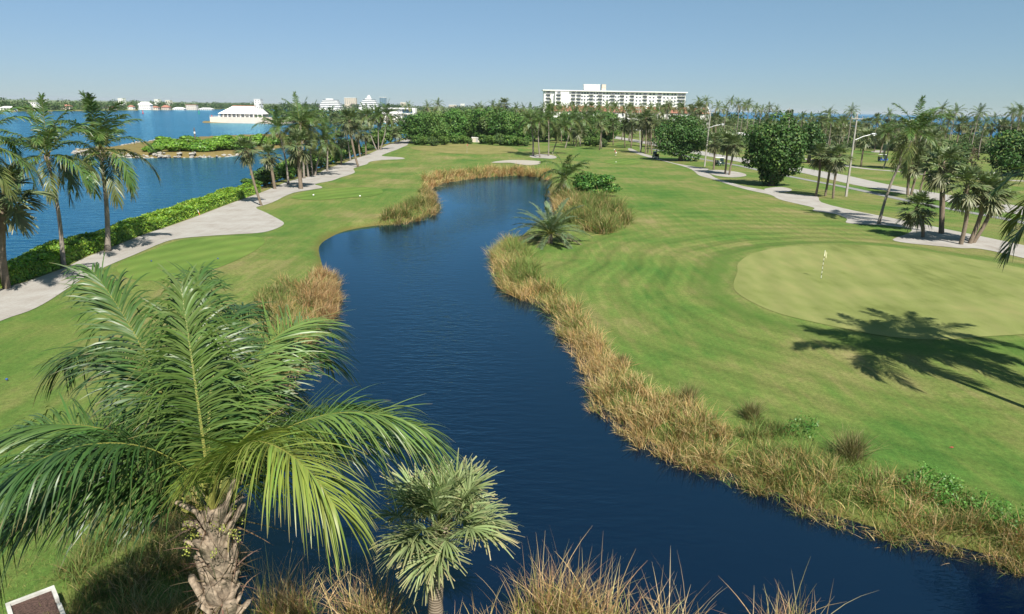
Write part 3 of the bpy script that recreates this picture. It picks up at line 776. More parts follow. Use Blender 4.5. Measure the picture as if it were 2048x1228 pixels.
def vnoise(x, y, s, seed):
    rr = np.random.default_rng(seed); out = 0
    for k in range(5):
        a = rr.uniform(0, 6.28); f = s * rr.uniform(.6, 1.9); out = out + np.sin((x * math.cos(a) + y * math.sin(a)) * f + rr.uniform(0, 6.28))
    return out / 5 ** .5
def reed_bed(px, dens, hgt, width, label, seed, green=.35, z=POND_Z * .5, straw=STRAW, clump=True, world=None):
    r = np.random.default_rng(seed); poly = np.asarray(world) if world is not None else smooth_poly(Gs(px, z), 3)
    n = int(area(poly) * dens); X, Y = sample_poly(poly, n, r)
    if clump:   # draw the blades together into tufts
        k = max(8, n // 130); cx, cy = X[:k], Y[:k]; ch = r.uniform(.65, 1.2, k); cg = r.normal(0, .22, k); pick = r.integers(0, k, n)
        use = r.uniform(0, 1, n) < .72
        sp = .10 + .10 * hgt
        X = np.where(use, cx[pick] + r.normal(0, sp, n), X); Y = np.where(use, cy[pick] + r.normal(0, sp, n), Y)
        hs = np.where(use, ch[pick], r.uniform(.5, 1, n)); gs = np.where(use, cg[pick], 0)
    else: hs = r.uniform(.6, 1.1, n); gs = 0
    dp = sdf(X, Y, POND); Z = np.maximum(H(X, Y), POND_Z - .1)
    g = green + gs + .22 * vnoise(X, Y, .5, seed) + .16 * np.clip(dp - .6, -1, 2.5)
    u = r.uniform(0, 1, n)
    cols = np.where((u < g)[:, None], np.where((r.uniform(0, 1, n) < .5)[:, None], jit(OLIVE, n, .2, r), jit(LUSH, n, .2, r)), np.where((r.uniform(0, 1, n) < .55)[:, None], jit(straw, n, .2, r), jit(TAN, n, .2, r)))
    # lean out over the water
    eps = .3; gx = (sdf(X + eps, Y, POND) - dp) / eps; gy = (sdf(X, Y + eps, POND) - dp) / eps
    ln = -np.stack([gx, gy, 0 * gx], 1) * (.9 * np.exp(-np.abs(dp) / .8))[:, None]
    keep = dp > -.55
    P = np.stack([X, Y, Z - .03], 1)
    V, F, C = blades(P[keep], (hgt * hs * (1 + .2 * np.clip(dp, 0, 1)))[keep], r, cols[keep], .52, ln[keep], width, 4, .8)
    return stuff(obj('reed_bed', make_mesh('reed_bed', V, F, M['reed'], C)), label, 'reeds')

# ================================================================== PLACING THE PLANTS
# ---- row between the shell path and the lagoon
palm('C', (-62, 604), (-46, 292), 4.0, 'coconut palm at the start of the lagoon hedge, before the stout sabal palm', dy=0)
palm('S', (14, 577), (10, 388), 2.3, 'stout sabal palm with a booted trunk at the near end of the lagoon hedge', rad=.24)
palm('C', (126, 534), (94, 312), 4.2, 'slender coconut palm in the clipped hedge, between the stout sabal and the taller coconut palm', curve=(.25, 0))
palm('C', (215, 503), (200, 300), 4.9, 'tallest coconut palm of the clipped hedge, with shaggy tan leaf bases under its crown', rad=.19, curve=(.2, 0))
palm('S', (524, 411), (494, 300), 1.75, 'leaning small-headed sabal palm rooted on the lawn corner of the shell path', rad=.15, curve=(-.2, 0))
palm('S', (550, 378), (538, 311), 1.8, 'short sabal palm where the clipped hedge ends beside the shell path', rad=.22)
palm('C', (577, 369), (556, 258), 4.0, 'coconut palm leaning to the lagoon beside the end of the clipped hedge', curve=(.3, 0))
palm('S', (602, 378), (598, 290), 2.5, 'thick-trunked sabal palm standing in the rounded sand bay of the shell path', rad=.30)
palm('C', (608, 357), (600, 248), 4.9, 'tall coconut palm rising behind the thick-trunked sabal palm', rad=.16)
palm('C', (617, 354), (609, 262), 3.9, 'coconut palm of the tight cluster on the lagoon edge, behind the tall one')
palm('C', (625, 352), (616, 246), 4.2, 'coconut palm at the path side of the tight cluster on the lagoon edge')
palm('C', (630, 351), (652, 284), 3.8, 'bright green coconut palm bending over the path from the lagoon cluster', curve=(-.4, 0))
palm('C', (654, 342), (654, 270), 3.6, 'coconut palm with a dark double trunk just past the lagoon cluster')
palm('S', (682, 330), (680, 280), 1.9, 'sabal palm standing on the lagoon edge of the path next to a leaning tall sabal')
palm('S', (717, 334), (699, 242), 2.7, 'tall sabal palm with a brownish head leaning from the lawn edge of the path', curve=(-.3, 0), rad=.22)
palm('C', (701, 322), (690, 250), 3.8, 'coconut palm behind the tall leaning sabal palm')
palm('S', (721, 314), (717, 264), 2.1, 'round-headed sabal palm past the tall leaning one, first of two')
palm('S', (732, 311), (730, 266), 2.1, 'round-headed sabal palm past the tall leaning one, second of two')
palm('C', (754, 300), (732, 232), 4.0, 'coconut palm of the three-stem fan, the stem leaning to the lagoon', curve=(-.4, 0))
palm('C', (757, 300), (756, 235), 3.7, 'coconut palm of the three-stem fan, the upright middle stem')
palm('C', (760, 300), (774, 230), 4.2, 'coconut palm of the three-stem fan, the stem leaning over the lawn', curve=(.4, 0))
palm('S', (789, 288), (792, 265), 2.3, 'low sabal palm where the shell path enters the far trees', detail='far')
palm('S', (797, 285), (801, 252), 2.3, 'taller sabal palm where the shell path enters the far trees', detail='far')
for i, (x, y, d) in enumerate(((708, 238, 262), (722, 232, 300), (745, 244, 250), (668, 236, 240), (642, 242, 205), (782, 240, 290), (690, 226, 330))):
    palm('S' if i % 2 else 'C', (x, y), (x + 1, y), 3.0 if not i % 2 else 2.2, 'palm in the thicket behind the row along the shell path', 'palms behind the path row', 'far', d)

# ---- palms at the far end of the fairway
palm('C', (1066, 312), (1061, 240), 4.6, 'dark-trunked coconut palm on the small sand bed behind the bunker', rad=.22)
palm('C', (1080, 315), (1078, 246), 4.0, 'pale-trunked coconut palm on the small sand bed behind the bunker', rad=.15)
palm('C', (1097, 312), (1097, 240), 4.4, 'coconut palm on the sand bed behind the bunker, roadward of the pale trunk')
palm('C', (1104, 308), (1128, 256), 4.6, 'coconut palm leaning out of the sand bed towards the road')
palm('C', (1130, 296), (1146, 240), 4.8, 'coconut palm in the clump beyond the bunker sand bed, in front of the dark trees', 'palms between bunker and dark trees')
palm('C', (1160, 292), (1168, 238), 4.8, 'coconut palm in the clump beyond the bunker sand bed, in front of the dark trees', 'palms between bunker and dark trees')
palm('S', (1150, 293), (1157, 262), 3.0, 'shaggy sabal palm in the clump beyond the bunker sand bed')
for x, yb, yc in ((1226, 291, 247), (1250, 296, 250), (1262, 297, 240), (1281, 305, 243), (1291, 308, 236), (1296, 306, 252), (1304, 308, 246)):
    palm('S', (x, yb), (x + random.uniform(-1, 3), yc), 2.6, 'sabal palm of the row near the silver golf cart at the fairway end', 'sabal row by the dark hedge', 'mid' if x > 1270 else 'far')

# ---- palms on the road side
palm('S', (1427, 339), (1429, 282), 2.3, 'sabal palm by the lamp post, standing alone on the grass verge')
palm('S', (1450, 348), (1455, 284), 2.3, 'straighter sabal palm of two on the sand bed beside the big sea grape')
palm('S', (1458, 350), (1470, 288), 2.3, 'leaning sabal palm of two on the sand bed beside the big sea grape')
palm('S', (1631, 393), (1641, 310), 1.95, 'sabal palm of the trio before the second lamp post, beside the big sea grape', rad=.17)
palm('S', (1650, 392), (1663, 316), 1.95, 'middle sabal palm of the trio before the second lamp post', rad=.17)
palm('S', (1666, 397), (1678, 312), 2.05, 'sabal palm of the trio nearest the second lamp post', rad=.17)
palm('C', (1757, 448), (1829, 272), 4.6, 'slender coconut palm leaning far over from the edge of the cart path', curve=(-.5, 0), rad=.15, seed=17)
palm('S', (1816, 394), (1824, 328), 2.1, 'sabal palm of the pair on the verge behind the leaning coconut palm, the lower', rad=.22)
palm('S', (1821, 392), (1837, 318), 2.1, 'sabal palm of the pair on the verge behind the leaning coconut palm, the higher', rad=.2)
palm('S', (1838, 388), (1862, 282), 2.2, 'thin tall sabal palm on the verge behind the leaning coconut palm', rad=.14)
palm('S', (1883, 467), (1884, 330), 2.45, 'stout dark sabal palm, tallest on the sand island of the cart path', rad=.27)
palm('S', (1846, 475), (1835, 416), 1.95, 'short crooked sabal palm on the sand island of the cart path', rad=.17, curve=(.25, 0))
palm('S', (1921, 489), (1934, 372), 2.1, 'sabal palm with a bent trunk at the green side of the sand island', rad=.2, curve=(.3, 0))
palm('S', (1938, 487), (1973, 384), 2.0, 'leaning sabal palm on the sand island, sharing its foot with another', rad=.21, curve=(.2, 0))
palm('S', (1944, 486), (1993, 388), 1.9, 'more strongly leaning sabal palm on the sand island, sharing its foot with another', rad=.18, curve=(.3, 0))
palm('S', (1722, 334), (1731, 276), 2.6, 'palm on the grass across the road with a dark trunk, by the parked cars', detail='far')
palm('C', (1766, 337), (1776, 268), 3.6, 'coconut palm across the road beside the blue golf cart', detail='mid')
palm('S', (1796, 339), (1806, 281), 2.6, 'sabal palm across the road, the first of two close trunks', detail='far')
palm('S', (1802, 338), (1812, 276), 2.6, 'sabal palm across the road, the second of two close trunks', detail='far')
# coconut palms off to the side of the green; their shadows fall across it
def palm_at(base, heart, size, label, seed):
    """a full coconut palm between two world points."""
    r = np.random.default_rng(seed); b = np.array([base[0], base[1], hh(*base)]); t = thing('coconut_palm', b, label, 'palm tree', 'coconut palms beside the green')
    loc = np.array(heart) - b
    obj('trunk', trunk_mesh('trunk', (0, 0, -.25), loc, .19, .13, M['trunk_c'], (.2, 0), 10, 14, 1.5, r), t)
    for i in range(19):
        q = i / 18; me = CF[min(7, int(q * 7.99)) * 2 + int(r.integers(2))]
        obj('frond', me, t, loc, (r.normal(0, .08), r.normal(0, .08), i * 2.399 + r.normal(0, .22)), (size / 4.6 * r.uniform(.9, 1.1),) * 3)
    obj('leaf_bases', boots_mesh((0, 0, -.9), (0, 0, .05), .13, 14, .38, r, M['boot']), t, loc)
palm_at((26.8, 25.6), (25.0, 29.6, 9.6), 4.1, 'coconut palm beside the green whose fronds hang over the sand island', 5)
palm_at((24.6, 24.6), (23.9, 25.8, 11.8), 4.3, 'tall coconut palm at the water end of the clump beside the green', 6)
palm_at((28.0, 25.0), (27.0, 26.5, 11.5), 4.2, 'coconut palm in the middle of the clump beside the green', 8)
palm_at((29.6, 27.0), (28.3, 28.5, 12.0), 4.2, 'coconut palm at the road end of the clump beside the green', 9)

# ---- skyline palms
sky_list = [('C', 817, 208, 300), ('C', 856, 209, 270), ('C', 878, 206, 270), ('C', 952, 212, 280), ('C', 964, 212, 300), ('C', 983, 210, 280), ('C', 998, 212, 300), ('S', 1011, 203, 260), ('C', 1034, 213, 280), ('C', 1050, 214, 300),
            ('C', 1085, 211, 300), ('C', 1100, 208, 280), ('C', 1122, 213, 320), ('C', 1150, 206, 290), ('C', 1172, 212, 330), ('C', 1198, 210, 320), ('C', 1214, 214, 300), ('C', 1232, 210, 320), ('C', 1247, 216, 300),
            ('C', 1264, 214, 280), ('S', 1284, 232, 250), ('C', 1302, 214, 320), ('C', 1318, 218, 280), ('C', 1332, 207, 300), ('C', 1339, 204, 290), ('C', 1362, 211, 290), ('S', 1398, 212, 250), ('C', 1399, 200, 330), ('C', 1412, 199, 300),
            ('C', 1436, 209, 330), ('C', 1447, 213, 310), ('C', 1462, 198, 290), ('C', 1476, 204, 310), ('C', 1487, 207, 330), ('C', 1498, 205, 300), ('C', 1512, 212, 290), ('C', 1524, 216, 310), ('C', 1541, 210, 300), ('C', 1552, 216, 330),
            ('C', 1606, 232, 260), ('C', 1621, 228, 330), ('S', 1644, 238, 240), ('C', 1655, 222, 280), ('C', 1660, 240, 230), ('C', 1704, 219, 240), ('C', 1680, 236, 280), ('S', 1740, 240, 260), ('S', 1756, 230, 300), ('C', 1778, 226, 290),
            ('S', 1795, 246, 260), ('C', 1868, 224, 260), ('C', 1884, 216, 250), ('C', 1898, 228, 270), ('C', 1912, 220, 240), ('S', 1926, 242, 220), ('C', 1957, 222, 230), ('C', 1948, 236, 260), ('C', 1972, 240, 210), ('C', 1990, 232, 260),
            ('C', 2028, 222, 190), ('C', 2046, 218, 170), ('C', 2070, 240, 190), ('C', 2008, 238, 250), ('S', 1845, 246, 240), ('S', 1768, 256, 220), ('S', 1664, 258, 235), ('S', 1676, 262, 230), ('S', 1716, 250, 250)]
rh = np.random.default_rng(123)
for i_ in range(30):
    x_ = 1096 + i_ * 10.8 + rh.uniform(-4, 4); sky_list.append(('C' if rh.uniform() < .7 else 'S', x_, 205 + (x_ - 1096) * .017 + abs(rh.normal(0, 6)), rh.uniform(330, 415)))
LAND = [(817, 'the modern white house'), (868, 'the near end of the tree wall'), (960, 'the cream garden wall'), (1011, 'the middle of the tree wall'), (1090, 'the bunker sand bed'), (1140, 'the first coral roof'), (1185, 'the hotel wing'), (1235, 'the middle coral roofs'), (1290, 'the silver golf cart'),
        (1358, 'the broad dark sea grape tree'), (1418, 'the first street light'), (1462, 'the small white beach house'), (1535, 'the big rounded sea grape tree'), (1579, 'the feathery pine'), (1618, 'the half hidden dark tree'), (1662, 'the white portico'), (1705, 'the second street light'),
        (1750, 'the parked cars'), (1800, 'the twin sabal trunks'), (1850, 'the leaning coconut palm'), (1890, 'the olive sea grape bush'), (1940, 'the leafless grey tree'), (2010, 'the spreading sea grape tree')]
def behind(x): return min(LAND, key=lambda q: abs(q[0] - x))[1]
for k, x, y, d in sky_list:
    lb = ('coconut palm' if k == 'C' else 'sabal palm') + ' rising above the others behind ' + behind(x)
    palm(k, (x, y), (x + random.uniform(-3, 3), y + 5), (3.4 if k == 'C' else 2.4) * random.uniform(.85, 1.15), lb, 'skyline palms: ' + lb, 'far', d)
rf = np.random.default_rng(77)
for i in range(150):      # the lower ranks of that belt
    x = rf.uniform(1120, 2060); d = rf.uniform(215, 400) if x < 1650 else rf.uniform(235, 330)
    hgt = rf.uniform(4.5, 10); k = 'S' if rf.uniform() < .55 else 'C'
    X0 = ray(x, 240); X0 = X0[0] / X0[1] * d
    if float(sdf([X0], [d], OCEAN)[0]) < 8: continue
    q = np.array([X0, d, hgt]) - np.array([0, 0, CAM_H]); zc = q @ cf
    py = 614 - (q @ cu) / zc * FPX; px_ = 1024 + (q @ cr) / zc * FPX
    lb = ('low coconut palm' if k == 'C' else 'low round-headed sabal palm') + ' among taller palms behind ' + behind(px_)
    palm(k, (px_, py), (px_, py), (2.9 if k == 'C' else 2.3) * rf.uniform(.8, 1.15), lb, 'low palms: ' + lb, 'far', d, seed=i)

# ---- broad-leaved trees
DARK, LITE = (.042, .115, .020), (.15, .24, .05)
def wh(x0, x1, ytop, ybase):
    b = ground((x0 + x1) / 2, ybase); wdt = (x1 - x0) * b[1] / FPX * .985; top = at_depth((x0 + x1) / 2, ytop, b[1])[2] - b[2]
    return b, wdt, top
b, w_, h_ = wh(1474, 1610, 233, 372)
tree('sea_grape_tree', b, tree_meshes(1, w_, 9.5, h_ * .97, .25, 17000, .24, (.065, .145, .030), (.16, .24, .055), 42, .34), 'big rounded sea grape tree standing by the cart path, leafy to the ground', 'tree')
b, w_, h_ = wh(1306, 1414, 229, 322)
tree('sea_grape_tree', b, tree_meshes(2, w_, 10.5, h_ * .97, .2, 15000, .26, (.060, .14, .030), (.15, .23, .055), 40, .34), 'broad dark sea grape tree beside the lamp post at the cart path bend', 'tree')
b, w_, h_ = wh(1592, 1642, 240, 326)
tree('sea_grape_tree', b, tree_meshes(3, 7.5, 7, h_, .2, 6000, .26, (.045, .115, .022), (.14, .22, .05), 26, .36), 'dark tree across the road, half hidden behind the big rounded sea grape', 'tree')
b, w_, h_ = wh(1955, 2110, 258, 352)
tree('sea_grape_tree', b, tree_meshes(4, w_, 12, h_ * .95, .3, 13000, .26, (.05, .125, .022), (.2, .27, .06), 40, .34), 'spreading sea grape tree across the road with pale boughs showing', 'tree')
b, w_, h_ = wh(1855, 1930, 262, 345)
tree('sea_grape_tree', b, tree_meshes(5, w_, 8, h_ * .9, .2, 6000, .26, (.06, .125, .03), (.2, .26, .08), 30, .34), 'olive sea grape bush between the tall sabal and the leafless grey tree', 'tree')
b, w_, h_ = wh(1915, 1960, 275, 345)
def bare_tree(b, h, r):
    t = thing('bare_tree', b, 'leafless greyish brown tree in front of the spreading sea grape', 'tree'); mb = MB(); parts = []
    def grow(p, d, l, rad, dep):
        e = p + d * l; mb.tube([p, (p + e) / 2 + r.normal(0, .05, 3) * l, e], [rad, rad * .8, rad * .6], 5, False)
        if dep > 0:
            for _ in range(3): grow(p + d * l * r.uniform(.6, 1), norm(d + r.normal(0, .55, 3) + np.array([0, 0, .15])), l * r.uniform(.6, .85), rad * .55, dep - 1)
        else: parts.append(e)
    for k in range(3): grow(np.array([0, 0, -.2]), norm(np.array([r.normal(0, .4), r.normal(0, .4), 1.0])), h * .32, .16, 4)
    mb.build('trunk', M['trunk_c'], t, smooth=True)
    e = np.array(parts); V, F, C, _ = leaf_cloud(e, np.full((len(e), 3), .35), 1500, .14, r, (.20, .16, .10), None, .3); obj('crown', make_mesh('crown', V, F, M['broad'], C), t)
bare_tree(b, h_ * .95, np.random.default_rng(9))

variants = [tree_meshes(20 + i, 13, 11, 12.5, 0.2, 7500, .33, ((.075, .175, .032), (.10, .195, .04), (.08, .155, .045), (.125, .20, .05))[i], ((.15, .26, .05), (.18, .28, .06), (.14, .22, .06), (.2, .28, .075))[i], 34, .33) for i in range(4)]
mass = [(832, 287, 1.0, 0, .80), (850, 284, .9, 2, .92), (868, 287, .8, 1, .86), (884, 284, .95, 3, .95), (905, 285, 1.0, 0, .92), (926, 282, 1.05, 1, .98), (948, 281, 1.0, 2, 1.0), (968, 284, .95, 0, .98), (988, 285, 1.0, 3, .98), (1008, 288, 1.0, 0, .95),
        (1028, 289, .95, 1, .90), (1046, 290, .8, 0, .70), (1090, 284, .9, 2, .9), (1112, 282, .9, 3, .92), (1140, 283, .95, 0, .9), (1184, 289, .8, 1, .8), (1200, 288, .9, 0, .92), (1216, 284, .9, 1, .95), (1068, 282, .9, 1, .85)]
for i, (x, y, s, v, hs) in enumerate(mass):
    b = ground(x, y)
    tree('broadleaf_tree', b, variants[v], ('dense glossy green tree in the wall of trees behind the far green', 'mid green tree in the wall of trees behind the far green', 'dull green tree in the wall of trees behind the far green', 'yellowish green tree in the wall of trees behind the far green')[v] if x < 1060 else
         ('dense green tree behind the palms at the end of the fairway', 'leafy tree behind the palms at the end of the fairway')[v % 2], 'tree', ('trees behind far green %s' % 'abcd'[v]) if x < 1060 else 'trees at fairway end %s' % 'ab'[v % 2], i * 1.7, (s, s, hs))
sv_ = [tree_meshes(40 + i, 4.5, 4, 3.2, .0, 2600, .20, ((.06, .14, .022), (.09, .17, .025), (.07, .13, .035))[i], (.18, .27, .05), 14, .42, trunk=True) for i in range(3)]
shr = [(836, 290, 1.0), (850, 291, .9), (866, 292, .9), (968, 288, 1.1), (985, 290, 1.0), (1002, 291, 1.2), (1020, 292, 1.2), (1036, 292, 1.0), (1050, 292, .8), (1176, 292, .9), (1192, 293, 1.0), (1206, 294, .9), (912, 288, 1.0), (890, 290, .9), (938, 288, .7), (966, 287, .8), (928, 288, .9)]
for i, (x, y, s) in enumerate(shr):
    tree('shrub', ground(x, y), sv_[i % 3], 'rounded shrub at the foot of the tree wall behind the greens', 'shrub', 'shrubs under tree wall', i * 2.1, (s, s, s))
# shrubs between the path and the lagoon, beyond the clipped hedge
def seg_at(y):
    return float(np.interp(y, pl[:, 1], pl[:, 0]))
for i, (y, off, s, hs) in enumerate(((104, 2.6, .75, .75), (109, 2.2, .9, 1.0), (114, 2.8, .85, .8), (119, 2.2, .9, 1.15), (125, 2.4, .95, 1.05), (131, 2.3, 1.0, 1.3), (137, 2.4, 1.0, 1.25), (144, 2.3, 1.0, 1.35), (151, 2.4, 1.0, 1.2), (159, 2.3, 1.0, 1.3), (168, 2.4, 1.05, 1.35), (178, 2.4, 1.1, 1.2),
                                     (189, 2.4, .8, .7), (200, 2.4, .8, .7), (212, 2.6, 1.1, 1.3), (224, 2.6, 1.2, 1.5), (236, 2.6, 1.2, 1.5), (250, 2.6, 1.2, 1.6))):
    x = seg_at(y) - off
    tree('lagoon_shrub', (x, y, hh(x, y)), sv_[(i * 2) % 3], 'leafy shrub of the unclipped thicket between the shell path and the lagoon', 'shrub', 'shrubs along the lagoon', i * 1.3, (s, s * 1.25, s * hs))
# by the pond
b = ground(1188, 392); w_ = 88 * b[1] / FPX
tree('sea_grape_bush', b, tree_meshes(50, w_, 4.6, 3.4, .0, 5500, .17, (.055, .15, .025), (.17, .30, .05), 22, .4), 'round glossy sea grape bush on the pond bank beside the low coconut palm', 'bush')
low = palm('C', (1122, 391), (1131, 357), 4.7, 'low coconut palm with yellowing lower fronds on the pond bank', rad=.2)
def date_palm():
    b = ground(1100, 486); r = np.random.default_rng(31); t = thing('date_palm', b, 'low grey-green date palm on the pond bank, as broad as tall', 'palm tree')
    obj('trunk', trunk_mesh('trunk', (0, 0, -.2), (0, 0, .9), .28, .24, M['trunk_s'], n=10, rings=6), t)
    ms = []
    for e0, bend in ((70, 50), (48, 58), (32, 58), (20, 52), (8, 44), (-4, 34)):
        for v in range(2):
            V, F, C = coco_frond(3.9, e0 + r.normal(0, 4), bend, 56, 2, r, lmax=.55, droop=.15, wf=2.6, col=(.125, .19, .095) if e0 > 0 else (.26, .22, .13), tip=(.3, .27, .16)); ms.append(make_mesh('frond', V, F, M['sabal'], C))
    n = 54
    for i in range(n):
        q = i / (n - 1); obj('frond', ms[min(5, int(q * 5.99)) * 2 + int(r.integers(2))], t, (0, 0, .9), (r.normal(0, .06), r.normal(0, .06), i * 2.399 + r.normal(0, .2)), (r.uniform(.85, 1.1),) * 3)
date_palm()

# ---- clipped hedge along the path
def hedge():
    r = np.random.default_rng(3); ys = pl[:, 1]; y0, y1 = 30.0, 101.0
    t = thing('hedge', (seg_at(60), 60, hh(seg_at(60) - 1.5, 60)), 'long clipped bright green hedge between the shell path and the lagoon', 'hedge'); o = np.array(t.location)
    n = 62000; y = y0 + (y1 - y0) * r.uniform(0, 1, n) ** 1.15; x0 = np.interp(y, ys, pl[:, 0])
    face = r.uniform(0, 1, n); off = np.where(face < .62, r.uniform(.25, 3.3, n), np.where(face < .85, .3 + np.abs(r.normal(0, .12, n)), 3.2 - np.abs(r.normal(0, .15, n))))
    hgt = 1.12 + .16 * vnoise(x0 - off, y, .8, 4) + .10 * vnoise(x0 - off, y, 2.4, 5)
    hgt = hgt - .35 * np.clip(.9 - off, 0, 1) ** 2 - .4 * np.clip(off - 2.6, 0, 1) ** 2
    z = np.where(face < .62, hgt + r.normal(0, .05, n), hgt * r.uniform(0.02, 1, n))
    X = x0 - off; G0 = np.maximum(H(X, y), -.4)
    P = np.stack([X, y, z + G0], 1)
    d = np.where((face < .62)[:, None], np.array([[0, 0, 1.]]), np.where((face < .85)[:, None], np.array([[.85, -.2, .5]]), np.array([[-.8, 0, .5]])))
    nn = norm(d + r.normal(0, .5, (n, 3))); a = norm(np.cross(nn, r.normal(0, 1, (n, 3)))); bq = np.cross(nn, a); s = .105 * r.uniform(.6, 1.35, n) * np.interp(y, [30, 100], [.85, 1.3])
    V = np.stack([P - a * s[:, None], P - bq * (s * .7)[:, None], P + a * s[:, None], P + bq * (s * .7)[:, None]], 1).reshape(-1, 3) - o
    tone = vnoise(X, y, 1.3, 9)[:, None] * .12 + 1
    C = np.where((r.uniform(0, 1, n) < .35)[:, None], jit((.29, .38, .055), n, .15, r), jit((.15, .26, .04), n, .2, r)) * tone
    obj('foliage', make_mesh('foliage', V, np.arange(n * 4).reshape(-1, 4), M['hedge'], np.repeat(C, 4, 0)), t)
    # solid dark core added inside the leaves to stop seeing through the hedge
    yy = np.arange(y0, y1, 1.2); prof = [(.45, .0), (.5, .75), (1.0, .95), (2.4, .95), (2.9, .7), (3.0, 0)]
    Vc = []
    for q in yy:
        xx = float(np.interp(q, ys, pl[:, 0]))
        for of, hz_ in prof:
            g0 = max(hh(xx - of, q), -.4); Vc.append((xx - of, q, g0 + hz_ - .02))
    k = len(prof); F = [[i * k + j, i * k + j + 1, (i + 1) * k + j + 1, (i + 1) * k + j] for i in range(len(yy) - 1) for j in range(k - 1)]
    obj('dark_core', make_mesh('dark_core', np.array(Vc) - o, np.array(F), plain('hedge_dark_core', (.035, .06, .015), .9, .5, 4)), t)
hedge()

# ---- reeds and rough grass
reed_bed([(985, 541), (986, 512), (1004, 484), (1030, 484), (1050, 505), (1068, 548), (1115, 590), (1150, 628), (1128, 668), (1122, 658), (1100, 622), (1040, 592), (993, 562)], 150, 1.25, .012, 'upright green and straw reeds on the point of the bank below the date palm', 61, .6)
reed_bed([(1122, 658), (1148, 628), (1205, 690), (1262, 765), (1330, 815), (1440, 872), (1430, 905), (1410, 940), (1339, 916), (1280, 883), (1209, 829), (1182, 799), (1171, 740), (1133, 690)], 270, .82, .010, 'matted tan reeds hanging over the water along the bank below the putting green', 62, .22)
reed_bed([(1410, 940), (1425, 868), (1500, 885), (1600, 925), (1700, 955), (1780, 980), (1835, 1010), (1807, 1084), (1726, 1062), (1644, 1035), (1562, 1002), (1492, 970)], 320, .74, .009, 'mixed green and tan reeds along the bank, thickest where the pond turns', 63, .44)
reed_bed([(1500, 880), (1520, 862), (1640, 905), (1760, 945), (1860, 985), (2048, 1062), (2048, 1085), (1850, 1015), (1700, 955)], 170, .6, .008, 'fringe of green rushes between the reeds and the lawn', 73, .85)
reed_bed([(1807, 1084), (1830, 1003), (1920, 1035), (2048, 1080), (2300, 1165), (2300, 1202), (2048, 1138), (1949, 1117), (1889, 1100)], 320, .76, .009, 'greener reeds and rushes at the end of the bank where the pond leaves', 64, .62)
reed_bed([(1112, 432), (1165, 468), (1222, 472), (1256, 456), (1250, 427), (1205, 404), (1150, 396), (1098, 388), (1092, 396), (1112, 412)], 55, 1.7, .020, 'tall brown-topped reeds behind the date palm and below the sea grape bush', 65, .5)
reed_bed([(848, 378), (862, 376), (900, 367), (960, 357), (1030, 353), (1095, 358), (1098, 348), (1040, 344), (960, 345), (890, 354), (846, 366)], 42, 1.6, .024, 'golden brown reeds along the far end of the pond', 66, .12, straw=(.44, .27, .11))
reed_bed([(748, 456), (800, 450), (850, 437), (876, 420), (872, 408), (840, 404), (800, 420), (762, 440)], 70, 1.3, .018, 'reed clump on the fairway bank with a green crown and straw skirt', 67, .5)
reed_bed([(840, 398), (876, 396), (872, 384), (858, 376), (842, 382)], 45, .9, .018, 'thin brown reeds in the corner of the pond near the far end', 68, .2)
reed_bed([(676, 612), (668, 560), (662, 540), (644, 540), (622, 556), (606, 585), (604, 640), (612, 690), (640, 662)], 230, 1.05, .012, 'rusty tan reed clump on the fairway bank above the big coconut palm', 69, .14, straw=(.46, .27, .12))
reed_bed([(600, 575), (560, 580), (525, 605), (520, 660), (535, 730), (530, 830), (505, 930), (520, 925), (565, 822), (605, 732), (612, 690)], 170, .85, .010, 'straw reeds on the fairway bank half hidden behind the big coconut palm', 70, .38)
rough_px = [(466, 1105), (485, 1015), (440, 960), (330, 960), (220, 1000), (170, 1080), (140, 1165), (150, 1235), (40, 1300), (300, 1420), (520, 1330), (520, 1262), (464, 1180)]
reed_bed(rough_px, 430, .62, .008, 'rough tangle of dry and green grass under the big coconut palm', 71, .42, z=0)
reed_bed([(40, 1300), (0, 1180), (60, 1050), (160, 950), (300, 900), (460, 880), (440, 965), (330, 965), (220, 1005), (160, 1090), (145, 1235)], 160, .16, .006, 'longer lawn grass beside the rough under the big coconut palm', 72, .93, z=0, clump=False)
def near_clump(px, py, rx, n, hgt, label, seed, green=.4):
    r = np.random.default_rng(seed); c = ground(px, py)
    P = np.stack([c[0] + r.normal(0, rx, n), c[1] + r.normal(0, rx * .5, n), np.full(n, 0.)], 1); P[:, 2] = np.maximum(H(P[:, 0], P[:, 1]), POND_Z - .05)
    u = r.uniform(0, 1, n); low_ = r.uniform(0, 1, n) < green
    cols = np.where(low_[:, None], np.where((u < .6)[:, None], jit((.34, .35, .07), n, .2, r), jit(LUSH, n, .2, r)), np.where((u < .5)[:, None], jit((.40, .26, .13), n, .2, r), jit(TAN, n, .2, r)))
    hg = np.where(low_, hgt * .62, hgt) * r.uniform(.6, 1.1, n)
    V, F, C = blades(P, hg, r, cols, .34, None, .0105, 6, .7)
    o = thing('cordgrass_clump', c, label, 'grass'); obj('blades', make_mesh('blades', V - c, F, M['reed'], C), o)['kind'] = 'stuff'
near_clump(1110, 1268, .5, 760, 2.4, 'tall arching clump of tan and yellow cordgrass on the near bank, past the fan palm', 81, .45)
near_clump(1190, 1275, .45, 320, 2.1, 'cordgrass clump leaning away from the fan palm beside the tallest clump', 82, .3)
near_clump(735, 1272, .45, 560, 2.2, 'cordgrass clump between the big coconut palm and the fan palm', 83, .5)
near_clump(575, 1268, .42, 600, 2.0, 'cordgrass clump at the foot of the big coconut palm by the water', 84, .45)
near_clump(985, 1300, .35, 200, 1.5, 'sparse bent cordgrass at the foot of the fan palm', 85, .3)
near_clump(1330, 1290, .35, 140, 2.1, 'thin spray of dry cordgrass past the tall arching clump', 86, .1)
